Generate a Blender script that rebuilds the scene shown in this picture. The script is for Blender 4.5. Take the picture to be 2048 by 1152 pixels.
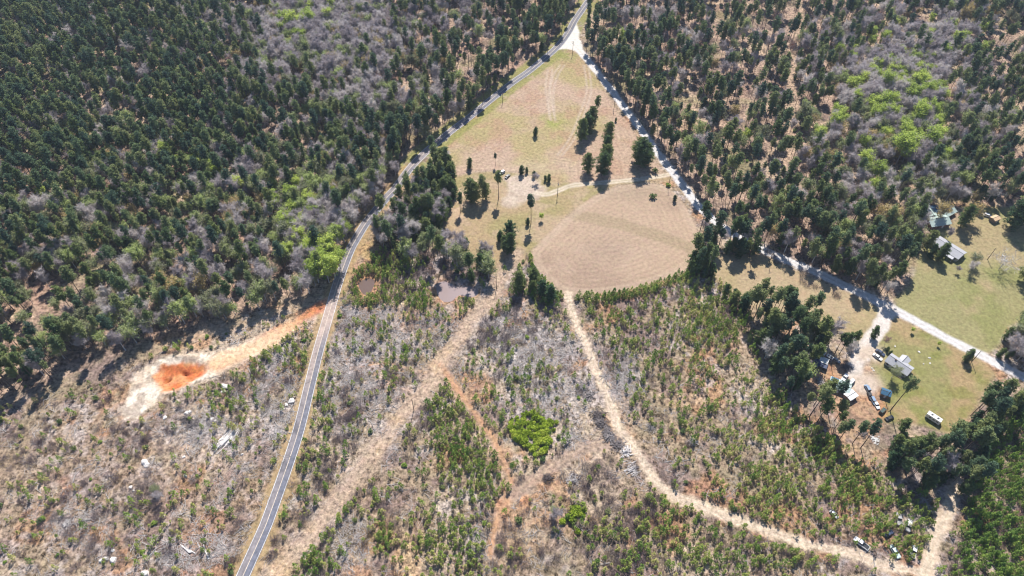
import bpy, bmesh, math, random
import numpy as np
from mathutils import Vector, Matrix
R = math.radians
random.seed(7)
rng = np.random.default_rng(11)
for o in list(bpy.data.objects): bpy.data.objects.remove(o)
S = bpy.context.scene
COL = S.collection

# ------------------------------------------------------------------ camera
CAM_H = 290.0; FPX = 1400.0; TH = math.atan(FPX/1214.0)
ST, CT = math.sin(TH), math.cos(TH)
cam = bpy.data.cameras.new('camera'); cam_o = bpy.data.objects.new('camera', cam); COL.objects.link(cam_o)
cam.sensor_width = 36.0; cam.lens = 36.0*FPX/2048.0; cam.clip_start = 1.0; cam.clip_end = 20000
cam_o.location = (0, 0, CAM_H); cam_o.rotation_euler = (math.pi/2-TH, 0, 0)
S.camera = cam_o
# ------------------------------------------------------------------ light
SUN_EL = 52.0; SH_AZ = 7.0            # shadows run towards the viewer and slightly left
sd = Vector((-math.sin(R(SH_AZ))*math.cos(R(SUN_EL)), -math.cos(R(SH_AZ))*math.cos(R(SUN_EL)), -math.sin(R(SUN_EL))))
W = bpy.data.worlds.new('World'); S.world = W; W.use_nodes = True
nt = W.node_tree; nt.nodes.clear()
sky = nt.nodes.new('ShaderNodeTexSky'); sky.sky_type = 'NISHITA'; sky.sun_disc = False
sky.sun_elevation = R(SUN_EL); sky.sun_rotation = R(SH_AZ); sky.altitude = 100; sky.ozone_density = 5.0; sky.dust_density = .2
bg = nt.nodes.new('ShaderNodeBackground'); bg.inputs[1].default_value = 0.088
wo = nt.nodes.new('ShaderNodeOutputWorld')
nt.links.new(sky.outputs[0], bg.inputs[0]); nt.links.new(bg.outputs[0], wo.inputs[0])
sl = bpy.data.lights.new('sun', 'SUN'); sl.energy = 4.8; sl.angle = R(0.5); sl.color = (1.0, 0.955, 0.89)
so = bpy.data.objects.new('sun', sl); COL.objects.link(so); so.rotation_euler = sd.to_track_quat('-Z', 'Y').to_euler()
so.location = (0, 300, 400)
S.view_settings.view_transform = 'Standard'; S.view_settings.look = 'None'
S.view_settings.exposure = 0.72; S.view_settings.gamma = 1.0
S.render.engine = 'CYCLES'
S.cycles.filter_width = 1.15
S.cycles.max_bounces = 5; S.cycles.diffuse_bounces = 2; S.cycles.glossy_bounces = 1; S.cycles.transmission_bounces = 2
KEXP = 2.0
# ------------------------------------------------------------------ mapping photo pixel <-> ground
def G(px, py, z=0.0):
    u = (px-1024.0)/FPX; v = (py-576.0)/FPX
    t = (CAM_H-z)/(ST+v*CT)
    return u*t, (CT-v*ST)*t
def Q(x, y, z=0.0):
    zz = z-CAM_H
    dep = y*CT-zz*ST
    return 1024+FPX*x/dep, 576-FPX*(y*ST+zz*CT)/dep
def GP(pts): return np.array([G(a, b) for a, b in pts])

def lin(c):
    c = c/255.0
    return c/12.92 if c <= .04045 else ((c+.055)/1.055)**2.4
def A(r, g, b, k=None):
    k = k or KEXP
    return np.array([min(.9, lin(r)/k), min(.9, lin(g)/k), min(.9, lin(b)/(k*.97))])

# ------------------------------------------------------------------ noise and masks
def vnoise(x, y, sc, seed=0):
    x = x/sc+seed*17.31; y = y/sc+seed*9.77
    xi = np.floor(x).astype(np.int64); yi = np.floor(y).astype(np.int64)
    fx = x-xi; fy = y-yi; fx = fx*fx*(3-2*fx); fy = fy*fy*(3-2*fy)
    def h(a, b):
        n = (a*374761393+b*668265263+seed*1442695041) & 0xffffffff
        n = ((n ^ (n >> 13))*1274126177) & 0xffffffff
        return ((n ^ (n >> 16)) & 0xffff)/65535.0
    return (h(xi, yi)*(1-fx)+h(xi+1, yi)*fx)*(1-fy)+(h(xi, yi+1)*(1-fx)+h(xi+1, yi+1)*fx)*fy
def fbm(x, y, sc, seed=0, oc=3):
    s = 0; a = 1; t = 0
    for i in range(oc):
        s = s+a*vnoise(x, y, sc/(2**i), seed+i*3); t += a; a *= .55
    return s/t
def sstep(a, b, x):
    t = np.clip((x-a)/(b-a), 0, 1); return t*t*(3-2*t)
def seg_dist(X, Y, P):
    d = np.full(X.shape, 1e9)
    for i in range(len(P)-1):
        ax, ay = P[i]; bx, by = P[i+1]
        vx, vy = bx-ax, by-ay; L = vx*vx+vy*vy+1e-9
        t = np.clip(((X-ax)*vx+(Y-ay)*vy)/L, 0, 1)
        d = np.minimum(d, (X-ax-t*vx)**2+(Y-ay-t*vy)**2)
    return np.sqrt(d)
def inside(X, Y, P):
    r = np.zeros(X.shape, bool); n = len(P); j = n-1
    for i in range(n):
        xi, yi = P[i]; xj, yj = P[j]
        if yi != yj:
            c = ((yi > Y) != (yj > Y)) & (X < (xj-xi)*(Y-yi)/(yj-yi)+xi)
            r ^= c
        j = i
    return r
def poly_sd(X, Y, P, pad=12):
    """signed distance, positive inside, -1e3 far outside"""
    P = np.asarray(P); out = np.full(X.shape, -1e3)
    m = (X > P[:, 0].min()-pad) & (X < P[:, 0].max()+pad) & (Y > P[:, 1].min()-pad) & (Y < P[:, 1].max()+pad)
    if not m.any(): return out
    x = X[m]; y = Y[m]
    d = seg_dist(x, y, np.vstack([P, P[:1]])); s = np.where(inside(x, y, P), 1, -1)
    out[m] = d*s
    return out
def line_d(X, Y, P, pad=25):
    P = np.asarray(P); out = np.full(X.shape, 1e3)
    m = (X > P[:, 0].min()-pad) & (X < P[:, 0].max()+pad) & (Y > P[:, 1].min()-pad) & (Y < P[:, 1].max()+pad)
    if m.any(): out[m] = seg_dist(X[m], Y[m], P)
    return out
def smooth(P, n=6, closed=False):
    P = np.asarray(P, float); out = []; N = len(P)
    rngi = range(N if closed else N-1)
    for i in rngi:
        if closed: p0, p1, p2, p3 = P[(i-1) % N], P[i], P[(i+1) % N], P[(i+2) % N]
        else: p0, p1, p2, p3 = P[max(i-1, 0)], P[i], P[i+1], P[min(i+2, N-1)]
        for k in range(n):
            t = k/n
            out.append(.5*((2*p1)+(-p0+p2)*t+(2*p0-5*p1+4*p2-p3)*t*t+(-p0+3*p1-3*p2+p3)*t**3))
    if not closed: out.append(P[-1])
    return np.array(out)

# ------------------------------------------------------------------ layout (photo pixels, turned into ground metres)
ROAD = smooth(GP([(430,1280),(486,1152),(523,1070),(541,1025),(592,878),(620,768),(637,700),(660,620),(677,562),(698,505),(714,475),(732,446),(752,421),(773,396),(793,374),(815,343),(842,313),(872,287),(905,260),(937,236),(975,205),(1024,166),(1057,143),(1090,116),(1118,90),(1136,66),(1149,42),(1166,17),(1179,-2),(1198,-35),(1222,-75)]))
GRAVEL = smooth(GP([(1143,84),(1156,98),(1166,110),(1191,139),(1214,169),(1241,205),(1271,244),(1294,276),(1314,304),(1344,343),(1371,377),(1394,409),(1441,451),(1480,476),(1519,497),(1577,522),(1627,542),(1671,563),(1723,587),(1771,612),(1789,619),(1853,654),(1913,687),(1969,714),(2048,754),(2130,800)]))
DRIVE = smooth(GP([(1777,616),(1766,645),(1748,670),(1730,695),(1715,720),(1709,742),(1718,762),(1735,775)]))
FTRACK = smooth(GP([(1342,348),(1300,356),(1250,361),(1200,366),(1160,369),(1140,372),(1112,383),(1092,389),(1072,386)]))
TR = smooth(GP([(1137,588),(1143,618),(1158,660),(1180,708),(1204,768),(1220,805),(1233,845),(1247,871),(1277,908),(1307,955),(1344,988),(1391,1006),(1441,1028),(1491,1045),(1536,1061),(1603,1085),(1703,1110),(1789,1136),(1846,1146),(1870,1180)]))
TR2 = smooth(GP([(1835,1175),(1853,1135),(1869,1088),(1889,1041),(1899,1015),(1906,985),(1915,960)]))
TL = smooth(GP([(1035,505),(1010,540),(988,588),(950,635),(915,682),(880,728),(862,768),(825,808),(795,841),(752,905),(692,975),(622,1068),(555,1140),(500,1210)]))
TM = smooth(GP([(880,730),(912,775),(949,825),(992,885),(1010,930),(1024,965),(1032,985),(1002,1018),(989,1061),(980,1110)]))
TK = smooth(GP([(1240,874),(1190,890),(1150,905),(1110,930),(1070,960),(1032,985)]))
TC = smooth(GP([(1340,806),(1370,801),(1410,806),(1450,820),(1490,842),(1520,868)]))
TP = smooth(GP([(300,698),(350,682),(420,664),(490,646),(560,622),(620,600)]))
HAUL = smooth(GP([(648,606),(600,640),(560,668),(520,690),(480,706),(440,722)]))
LANEF = smooth(GP([(1627,-40),(1612,20),(1602,80),(1590,150),(1585,230),(1570,320)]))
F_UP = smooth(GP([(1140,100),(1166,114),(1190,150),(1215,188),(1238,222),(1268,262),(1298,300),(1322,336),(1326,350),(1290,355),(1200,363),(1140,366),(1100,360),(1060,352),(1000,342),(940,347),(905,352),(886,322),(880,300),(905,274),(950,240),(1000,200),(1050,160),(1100,120),(1122,103)]), 4, True)
F_LO = smooth(GP([(1064,505),(1072,532),(1090,558),(1112,575),(1137,587),(1200,588),(1260,579),(1320,563),(1368,541),(1398,519),(1412,500),(1402,475),(1386,440),(1368,408),(1348,384),(1315,368),(1270,367),(1225,376),(1190,392),(1150,420),(1110,455),(1080,485)]), 4, True)
GRASS = smooth(GP([(850,462),(880,425),(905,385),(898,352),(940,345),(1000,340),(1100,358),(1200,363),(1330,350),(1340,365),(1270,366),(1220,376),(1150,420),(1110,455),(1064,505),(1045,528),(1005,545),(980,548),(960,520),(900,490)]), 4, True)
F_TAN = smooth(GP([(1402,495),(1420,512),(1470,505),(1520,508),(1600,545),(1680,578),(1766,622),(1760,650),(1735,672),(1716,692),(1690,672),(1650,655),(1600,640),(1530,625),(1480,605),(1440,570),(1410,530)]), 4, True)
LAWN_R = smooth(GP([(1790,612),(1820,562),(1840,505),(1860,470),(1900,448),(1945,418),(2010,415),(2100,440),(2110,600),(2060,620),(2010,675),(1978,708),(1913,680),(1853,648)]), 4, True)
LAWN_Y = smooth(GP([(1785,632),(1850,662),(1910,692),(1985,738),(1980,765),(1960,800),(1935,840),(1905,868),(1850,850),(1790,845),(1740,830),(1730,790),(1745,740),(1745,700),(1768,660)]), 4, True)
YARD_J = smooth(GP([(1625,705),(1690,720),(1740,735),(1760,770),(1770,830),(1740,860),(1700,850),(1650,800),(1610,760)]), 4, True)
SAND = smooth(GP([(236,830),(252,792),(272,752),(300,728),(340,712),(400,704),(450,698),(505,676),(560,648),(610,618),(650,592),(668,598),(655,628),(615,642),(580,668),(545,690),(505,716),(462,742),(420,758),(365,776),(325,790),(290,826),(262,842)]), 4, True)
ORANGE = smooth(GP([(314,752),(328,734),(350,722),(378,718),(398,726),(410,738),(398,754),(372,766),(340,779),(325,775)]), 4, True)
POND = smooth(GP([(874,568),(887,562),(902,567),(918,574),(938,572),(956,580),(950,592),(932,592),(917,590),(904,601),(889,603),(879,595),(874,582)]), 4, True)
PUDDLE = smooth(GP([(717,566),(733,556),(748,559),(748,572),(738,588),(727,588),(719,578)]), 4, True)
SYARD = smooth(GP([(1012,356),(1040,350),(1078,358),(1090,380),(1078,394),(1050,402),(1030,412),(1004,408),(1012,382)]), 4, True)
JUNC = smooth(GP([(1150,48),(1158,62),(1160,80),(1168,108),(1150,102),(1138,98),(1120,99),(1108,104),(1126,80)]), 4, True)
HOUSES_CLR = [(1800,735,16),(1895,500,16),(1875,440,16),(1993,437,7),(1650,712,13),(1690,765,14),(1773,785,7),(1870,838,8),(1866,886,20),(1752,715,7),(1755,815,12),(1008,348,7),(1722,1087,5),(1789,1103,5),(1827,1104,5),(1798,1038,5),(1818,1050,5)]

# ------------------------------------------------------------------ ground grid
GX0, GX1, GY0, GY1, GS = -520.0, 520.0, 56.0, 720.0, 0.8
gx = np.arange(GX0, GX1+.01, GS); gy = np.arange(GY0, GY1+.01, GS)
NX, NY = len(gx), len(gy)
X, Y = np.meshgrid(gx, gy); X = X.ravel(); Y = Y.ravel()
PX, PY = Q(X, Y)
def blob(px, py, rx, ry, ang=0, X_=None, Y_=None):
    a = R(ang); x = (PX if X_ is None else X_)-px; y = (PY if Y_ is None else Y_)-py
    xr = x*math.cos(a)+y*math.sin(a); yr = -x*math.sin(a)+y*math.cos(a)
    return np.exp(-((xr/rx)**2+(yr/ry)**2))
n40 = fbm(X, Y, 40, 1, 4); n12 = fbm(X, Y, 12, 2, 4); n5 = fbm(X, Y, 5, 3, 3); n25 = fbm(X, Y, 25, 4, 3); n3 = vnoise(X, Y, 2.2, 9)
def mix(a, b, m): return a*(1-m[:, None])+b*m[:, None]
C_ = lambda *c: np.array(A(*c))
col = np.tile(C_(180,158,130), (len(X), 1))          # clear-cut litter
det = np.full(len(X), .85)
col = mix(col, C_(158,136,124), sstep(.45, .65, n12))
col = mix(col, C_(206,184,158), sstep(.5, .7, n25)*.8)
col = mix(col, C_(198,146,104), sstep(.57, .7, fbm(X, Y, 16, 6, 4))*.6)
col = mix(col, C_(146,134,106), sstep(.56, .7, fbm(X, Y, 9, 7, 3))*.55)
# slash, pale wood litter
SL_B = [(550,760,60,70),(760,640,55,50),(720,760,70,110),(800,700,50,50),(560,840,40,60),(700,640,50,35),(470,880,25,50),(1010,660,60,60),(1100,780,60,60),(1060,700,80,60),(960,1090,40,50),(700,1080,40,40),(1250,760,40,40),(400,850,50,40),(150,1050,60,40),(1150,880,30,20),(350,1110,50,25),(430,1090,40,30),(740,700,40,60),(860,640,45,35)]
slm = np.zeros(len(X))
for b in SL_B: slm = np.maximum(slm, blob(*b))
col = mix(col, C_(222,212,210), np.clip(slm*1.2, 0, 1)*sstep(.46, .6, n5)*.65)
veil = sstep(.5, .62, fbm(X, Y, 4.5, 14, 3))*sstep(.42, .6, fbm(X, Y, 30, 15, 3)); col = mix(col, C_(214,202,196), veil*.5)
for b, c, s in [((540,1010,200,90),(176,140,112),.4),((200,960,220,120),(178,150,128),.5),((820,1100,25,60),(226,192,150),.8),((800,760,50,40),(196,146,110),.5),((1040,1000,40,30),(206,148,108),.6),((1005,1015,12,25),(222,150,104),.8),((1070,964,14,7),(226,160,110),.9),((1048,1000,14,8),(230,165,118),.9),
                ((1030,1060,60,80),(196,158,120),.5),((1370,800,45,12),(224,188,150),.75),((760,600,45,20),(216,172,130),.75),((800,604,25,8),(240,214,176),.8),((740,520,20,40),(204,178,122),.6),((850,640,70,30),(200,150,110),.5),((1250,870,50,60),(206,180,150),.6),((1700,860,40,40),(206,166,124),.7),((1490,700,30,80),(190,160,130),.5),((880,745,40,20),(214,174,136),.6),((1010,500,25,30),(208,180,150),.5)]:
    col = mix(col, C_(*c), np.clip(blob(*b)*1.3, 0, 1)*s*sstep(.25, .6, n5))
# forest floor
FOREST_L = [(-400,830),(0,795),(60,782),(140,750),(200,712),(260,700),(330,668),(400,650),(480,634),(560,610),(620,592),(655,566),(678,520),(692,485),(712,452),(742,412),(765,392),(785,362),(812,325),(806,306),(862,284),(890,266),(924,242),(963,208),(1010,170),(1055,134),(1097,100),(1126,68),(1144,33),(1160,4),(1175,-40),(1200,-140),(300,-300),(-400,-300)]
FOREST_R = [(1190,-20),(1172,40),(1172,84),(1180,108),(1212,150),(1246,196),(1275,234),(1304,274),(1330,310),(1356,344),(1382,374),(1408,404),(1452,438),(1522,482),(1600,522),(1680,556),(1730,580),(1786,600),(1806,588),(1822,556),(1838,505),(1838,470),(1842,440),(1850,412),(1920,404),(1955,412),(2010,400),(2100,405),(2400,400),(2400,-300),(1230,-200)]
def soft(P, w, amp=3.0, n=None):
    s = poly_sd(X, Y, P, 30)
    return sstep(-w, w, s+((n12 if n is None else n)-.5)*2*amp)
col *= 1.12
fm = np.maximum(soft(GP(FOREST_L), 4, 4), soft(GP(FOREST_R), 3, 2))
ff = np.tile(C_(204,174,150), (len(X), 1)); ff = mix(ff, C_(166,142,124), sstep(.4, .62, n12)); ff = mix(ff, C_(222,194,162), sstep(.52, .7, n25)*.8); ff = mix(ff, C_(198,158,134), sstep(.58, .7, fbm(X, Y, 20, 12, 3))*.5); ff = mix(ff, C_(146,146,92), sstep(.6, .75, fbm(X, Y, 30, 13, 3))*.5)
col = col*(1-fm[:, None])+ff*fm[:, None]
ld = line_d(X, Y, LANEF); col = mix(col, C_(216,186,156), sstep(9, 3, ld+(n12-.5)*9)*.8)
for b in [(20,148,26,12),(310,10,30,8)]: col = mix(col, C_(226,206,160), np.clip(blob(*b)*1.8, 0, 1))
# grassy areas
gm = soft(GRASS, 2.5, 3)
gr = np.tile(C_(202,176,134), (len(X), 1)); gr = mix(gr, C_(184,172,116), sstep(.45, .68, n25)*.75); gr = mix(gr, C_(218,190,158), sstep(.5, .7, n12)*.6)
for b in [(920,400,25,30),(880,470,30,20),(905,380,12,40)]: gr = mix(gr, C_(232,200,166), np.clip(blob(*b)*1.4, 0, 1)*sstep(.35, .6, n5))
col = col*(1-gm[:, None])+gr*gm[:, None]; det = det*(1-gm)+.3*gm
fur = np.zeros(len(X)); furs = np.zeros(len(X))
def field(P, w, amp, cc, d, fc=None, fs=0, n=None):
    global col, det, fur, furs
    m = soft(P, w, amp, n)
    col = col*(1-m[:, None])+cc*m[:, None]; det = det*(1-m)+d*m
    if fc is not None:
        fur = np.where(m > .02, fc, fur); furs = furs*(1-m)+fs*m
    return m
cu = np.tile(C_(216,186,158), (len(X), 1))
cu = mix(cu, C_(196,182,122), sstep(.42, .62, fbm(X, Y, 34, 21, 4)+blob(960,270,70,50)*.22+blob(1090,130,90,30)*.2-.05)*.75)
cu = mix(cu, C_(206,166,136), sstep(.5, .7, n12)*.55)
cu = mix(cu, C_(172,180,92), np.clip(blob(1106,243,20,12,10)*1.3, 0, 1)*.7*sstep(.25, .6, n5))
cu = mix(cu, C_(226,200,172), np.clip(blob(1080,335,90,16), 0, 1)*.5)
for t in [[(1100,140),(1096,175),(1101,215),(1106,240)],[(1125,130),(1112,150),(1103,180),(1104,230)],[(1172,130),(1178,180),(1165,225),(1145,275),(1120,310)]]:
    t = smooth(GP(t))
    for off in (-1, 1):
        q = t.copy(); q[:, 0] += off*1.6
        cu = mix(cu, C_(230,208,184), sstep(1.3, .5, line_d(X, Y, q))*.55)
d_up = seg_dist(X, Y, np.vstack([F_UP, F_UP[:1]])) if False else poly_sd(X, Y, F_UP, 30)
m_up = field(F_UP, 2, 1.5, cu, .34, d_up+n25*6, .30)
cl = np.tile(C_(215,186,156), (len(X), 1)); cl = mix(cl, C_(190,162,138), sstep(.45, .7, n40)*.7); cl = mix(cl, C_(220,192,164), sstep(.55, .75, n12)*.5)
cl = mix(cl, C_(186,160,138), np.clip(blob(1210,500,60,30), 0, 1)*.5); cl = mix(cl, C_(186,166,140), np.clip(blob(1265,385,60,18), 0, 1)*.5)
d_lo = poly_sd(X, Y, F_LO, 30)
m_lo = field(F_LO, 1.2, .6, cl, .22, d_lo+n40*3+n12*1.2, .36)
strip = sstep(5.5, 3, line_d(X, Y, smooth(GP([(1140,428),(1180,436),(1240,448),(1300,466),(1350,484),(1410,508)])))+(n12-.5)*4)*m_lo
col = mix(col, C_(192,170,136), strip*.75); furs *= 1-strip
rim = sstep(3.5, 1, np.abs(d_lo-2.2)); col = mix(col, C_(226,200,172), rim*.4*m_lo)
# green verge along the triangle field
vd = line_d(X, Y, ROAD, 30)
verge = sstep(10.5, 7.5, vd+(n5-.5)*3)*sstep(2.6, 3.4, vd)
west = (PY < 340)
col = mix(col, C_(172,170,98), verge*west*.85*sstep(.2, .6, n5+.1)); det = np.where(verge*west > .4, .35, det)
sh2 = sstep(7.6, 4.2, vd+(n5-.5)*2.2)*(PY >= 330)
col = mix(col, C_(206,176,128), sh2*.85); det = det*(1-sh2)+.4*sh2
apex = np.clip(blob(1130,112,34,14), 0, 1)*m_up; col = mix(col, C_(160,164,92), apex*.7*sstep(.3, .6, n5))
ct = np.tile(C_(208,184,145), (len(X), 1)); ct = mix(ct, C_(194,176,126), sstep(.45, .65, n25)*.7); ct = mix(ct, C_(212,182,142), sstep(.5, .7, n12)*.5)
m_tan = field(F_TAN, 2, 2, ct, .26)
cr = np.tile(C_(180,172,120), (len(X), 1)); cr = mix(cr, C_(196,176,132), sstep(.46, .62, fbm(X, Y, 30, 31, 4)+blob(1945,470,50,40)*.25)*.9); cr = mix(cr, C_(160,162,98), sstep(.5, .7, fbm(X, Y, 18, 32, 4)+blob(1900,560,60,20)*.15+blob(1955,635,25,10)*.2)*.65)
m_lr = field(LAWN_R, 2, 2, cr, .3)
cy = np.tile(C_(172,166,108), (len(X), 1)); cy = mix(cy, C_(198,170,126), sstep(.45, .62, fbm(X, Y, 22, 33, 4)+blob(1925,745,22,60)*.4+blob(1870,690,40,12)*.15)*.9); cy = mix(cy, C_(146,152,74), sstep(.52, .7, fbm(X, Y, 14, 34, 4))*.6)
m_ly = field(LAWN_Y, 2, 2, cy, .3)
cj = np.tile(C_(206,168,134), (len(X), 1)); cj = mix(cj, C_(222,160,110), sstep(.5, .66, n12)*.7); cj = mix(cj, C_(150,128,110), sstep(.5, .66, n5)*.6)
field(YARD_J, 3, 3, cj, .6)
def track(P, w, c, s, d=.35, amp=1.6, e=1.2):
    global col, det, furs
    q = line_d(X, Y, P); m = sstep(w+e, w-e, q+(n5-.5)*2*amp)*s
    col = mix(col, C_(*c), m); det = det*(1-m)+d*m; furs = furs*(1-m)
    return q
d_tl = track(TL, 4.4, (202,178,156), .7, .65, 3.5, 2.5); d_tl2 = track(TL, 1.3, (226,194,164), .5, .5, 2.2)
for b in [(750,905,10,22,30),(795,838,14,10,0),(560,1140,30,30,0),(622,1068,10,12,0),(875,735,14,20,20),(900,705,14,14,0)]: col = mix(col, C_(232,196,150), np.clip(blob(*b)*1.2, 0, 1)*.8*sstep(.3, .55, n5))
d_tm = track(TM, 2.0, (208,172,142), .8, .5, 2); track(TM, .9, (234,180,134), .7, .4, 1.2)
d_tk = track(TK, 3.4, (196,170,150), .8, .5, 2)
track(TC, 2.2, (214,184,150), .55, .5, 2.5); track(TP, 3, (224,194,160), .6, .4, 3)
d_tr = track(TR, 2.4, (248,222,190), .95, .5, 2.4); track(TR, .5, (218,192,160), .5, .3, .6)
d_t2 = track(TR2, 2.7, (246,220,188), .95, .35, 1.4)
# sand pit
for P_, o_, c_, w_ in ((TR, .85, (255,234,206), .45), (TR2, .85, (255,234,206), .45), (TL, 1.0, (232,202,172), .5), (TL, 2.6, (224,192,160), .35), (TK, .9, (216,186,156), .4)):
    t_ = np.gradient(P_, axis=0); t_ /= np.hypot(t_[:, 0], t_[:, 1])[:, None]; nr_ = np.stack([t_[:, 1], -t_[:, 0]], 1)
    for sg in (-1, 1): col = mix(col, C_(*c_), sstep(w_+.3, w_-.1, line_d(X, Y, P_+nr_*o_*sg)+(n3-.5)*.5)*.6*sstep(.3, .55, n12+.1))
s_sand = poly_sd(X, Y, SAND, 30); m_sand = sstep(-1.5, 2.5, s_sand+(n12-.5)*7+(n5-.5)*5)
cs = np.tile(C_(255,240,216)*1.2, (len(X), 1)); cs = mix(cs, C_(244,216,184), sstep(.45, .7, n5)*.8); cs = mix(cs, C_(240,172,124), np.clip(blob(590,640,70,30,-30)*1.3, 0, 1)); cs = mix(cs, C_(236,146,96), np.clip(blob(635,612,26,16,-30)*1.3, 0, 1)*.9); cs = mix(cs, C_(240,180,130), np.clip(blob(440,728,50,14,-15)*1.2, 0, 1)*.8)
cs = mix(cs, C_(196,176,158), sstep(.5, .6, fbm(X, Y, 5, 41, 3))*.7*(PX < 345))
col = col*(1-m_sand[:, None])+cs*m_sand[:, None]; det = det*(1-m_sand)+.4*m_sand
hl = sstep(6.5, 3, line_d(X, Y, HAUL)+(n5-.5)*4); col = mix(col, np.minimum(C_(255,214,170)*1.12, .85), hl*.8*(1-.95*np.clip(blob(618,620,60,34)*1.3, 0, 1)))
s_or = poly_sd(X, Y, ORANGE, 30); m_or = sstep(-1.5, 1.5, s_or+(n5-.5)*6+(n12-.5)*9)
co = np.tile(C_(240,142,86), (len(X), 1)); co = mix(co, C_(248,178,124), sstep(.45, .65, n5)*.8)
col = col*(1-m_or[:, None])+co*m_or[:, None]
m_sy = soft(SYARD, 3, 4, n5); csy = np.tile(C_(236,214,190), (len(X), 1)); csy = mix(csy, C_(206,184,158), sstep(.5, .7, n5)*.6)
col = col*(1-m_sy[:, None])+csy*m_sy[:, None]
q_ft = track(FTRACK, 1.9, (250,232,204), .95, .25, .8, .8); qq = track(FTRACK, .35, (190,174,130), .55, .25, .2, .5)
pm = poly_sd(X, Y, POND, 20); pm2 = poly_sd(X, Y, PUDDLE, 20)
mud = np.maximum(sstep(-4, 0, pm+(n5-.5)*3)*.7, sstep(-6, 0, pm2+(n5-.5)*4)); col = mix(col, C_(206,150,110), mud*.7*(n5 > .3))
q_gr = track(GRAVEL, 2.8, (255,250,244), .97, .22, .7, .8); q_dr = track(DRIVE, 3.9, (254,242,228), .97, .25, 1.2, 1)
col = np.where(((q_gr < 4) | (q_dr < 5))[:, None], np.minimum(col*1.03, .6), col); m_j = soft(JUNC, 1, .8, n5); col = mix(col, C_(255,248,234)*1.1, m_j); det = det*(1-m_j)+.2*m_j
pk = np.clip(blob(1738,708,24,16)*1.7, 0, 1)+np.clip(blob(1726,768,32,20)*1.6, 0, 1); col = mix(col, C_(238,216,192), np.clip(pk, 0, 1)*sstep(.15, .4, n5)); det = np.where(pk > .5, .3, det)
q_rut = track(GRAVEL, .5, (226,214,200), .5, .2, .4, .5)
# far-away tint is left to the haze; heights
hz = (n5-.5)*.5*np.clip(det, 0, 1)*np.clip(det-.3, 0, 1)*2
flat = sstep(3.5, 7, np.minimum(vd, q_gr)); hz = hz*flat*.8
hz = hz-2.6*sstep(-2, 7, s_or)*.8-.9*np.exp(-((s_or-1)/1.5)**2)*(n5-.2)
crater = blob(367,743,8,3.6,12); hz = hz-2.4*crater; crater2 = blob(334,757,8,2.8,-50); hz = hz-1.8*crater2
col = mix(col, C_(150,70,44), np.clip(np.maximum(crater, crater2)*1.5, 0, 1)*.7)
hz = hz+1.3*np.exp(-((s_or+2.5)/2.0)**2)*(n12)+np.where(s_or > -2, (n5-.5)*1.6+(n3-.5)*.7, 0)
hz = np.where(pm > -6, hz*.3-.9*sstep(-1.5, 2, pm), hz); hz = np.where(pm2 > -5, hz*.3-.6*sstep(-1, 1.5, pm2), hz)
hz = hz-.35*sstep(1.6, .4, np.abs(vd-6.0))*(PY > 300)            # roadside ditch
# grading done above; the sheets below share this one grid
cls = np.zeros(len(X), int)
NAMES = ['ground', 'plowed_field', 'hay_field', 'grass_clearing', 'lawn', 'dirt_track', 'gravel_road', 'sand_pit', 'driveway']
cls[m_up > .5] = 2; cls[m_lo > .5] = 1; cls[(gm > .5) & (cls == 0)] = 3; cls[m_tan > .5] = 2; cls[(m_lr > .5) | (m_ly > .5)] = 4
cls[m_sand > .5] = 7
cls[(d_tl < 5) | (d_tr < 3) | (d_t2 < 3) | (d_tm < 2.4) | (d_tk < 3.5) | (q_ft < 1.7)] = 5
cls[(q_gr < 3.1) | (m_j > .5)] = 6; cls[(q_dr < 3.9)] = 8

# ------------------------------------------------------------------ materials
def newmat(name):
    m = bpy.data.materials.new(name); m.use_nodes = True
    n = m.node_tree; b = n.nodes['Principled BSDF']
    return m, n, b
def simple(name, c, rough=.7, noise=.25, sc=1.5, metal=0.0, spec=.4, obj_rand=0.0):
    m, n, b = newmat(name)
    b.inputs['Roughness'].default_value = rough; b.inputs['Metallic'].default_value = metal
    b.inputs['Specular IOR Level'].default_value = spec
    g = n.nodes.new('ShaderNodeNewGeometry'); t = n.nodes.new('ShaderNodeTexNoise'); t.inputs['Scale'].default_value = sc; t.inputs['Detail'].default_value = 4
    n.links.new(g.outputs['Position'], t.inputs['Vector'])
    mr = n.nodes.new('ShaderNodeMapRange'); mr.inputs[1].default_value = .3; mr.inputs[2].default_value = .7
    mr.inputs[3].default_value = 1-noise; mr.inputs[4].default_value = 1+noise
    n.links.new(t.outputs['Fac'], mr.inputs[0])
    vm = n.nodes.new('ShaderNodeVectorMath'); vm.operation = 'SCALE'; vm.inputs[0].default_value = tuple(c)
    n.links.new(mr.outputs[0], vm.inputs['Scale']); n.links.new(vm.outputs[0], b.inputs['Base Color'])
    return m
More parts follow.
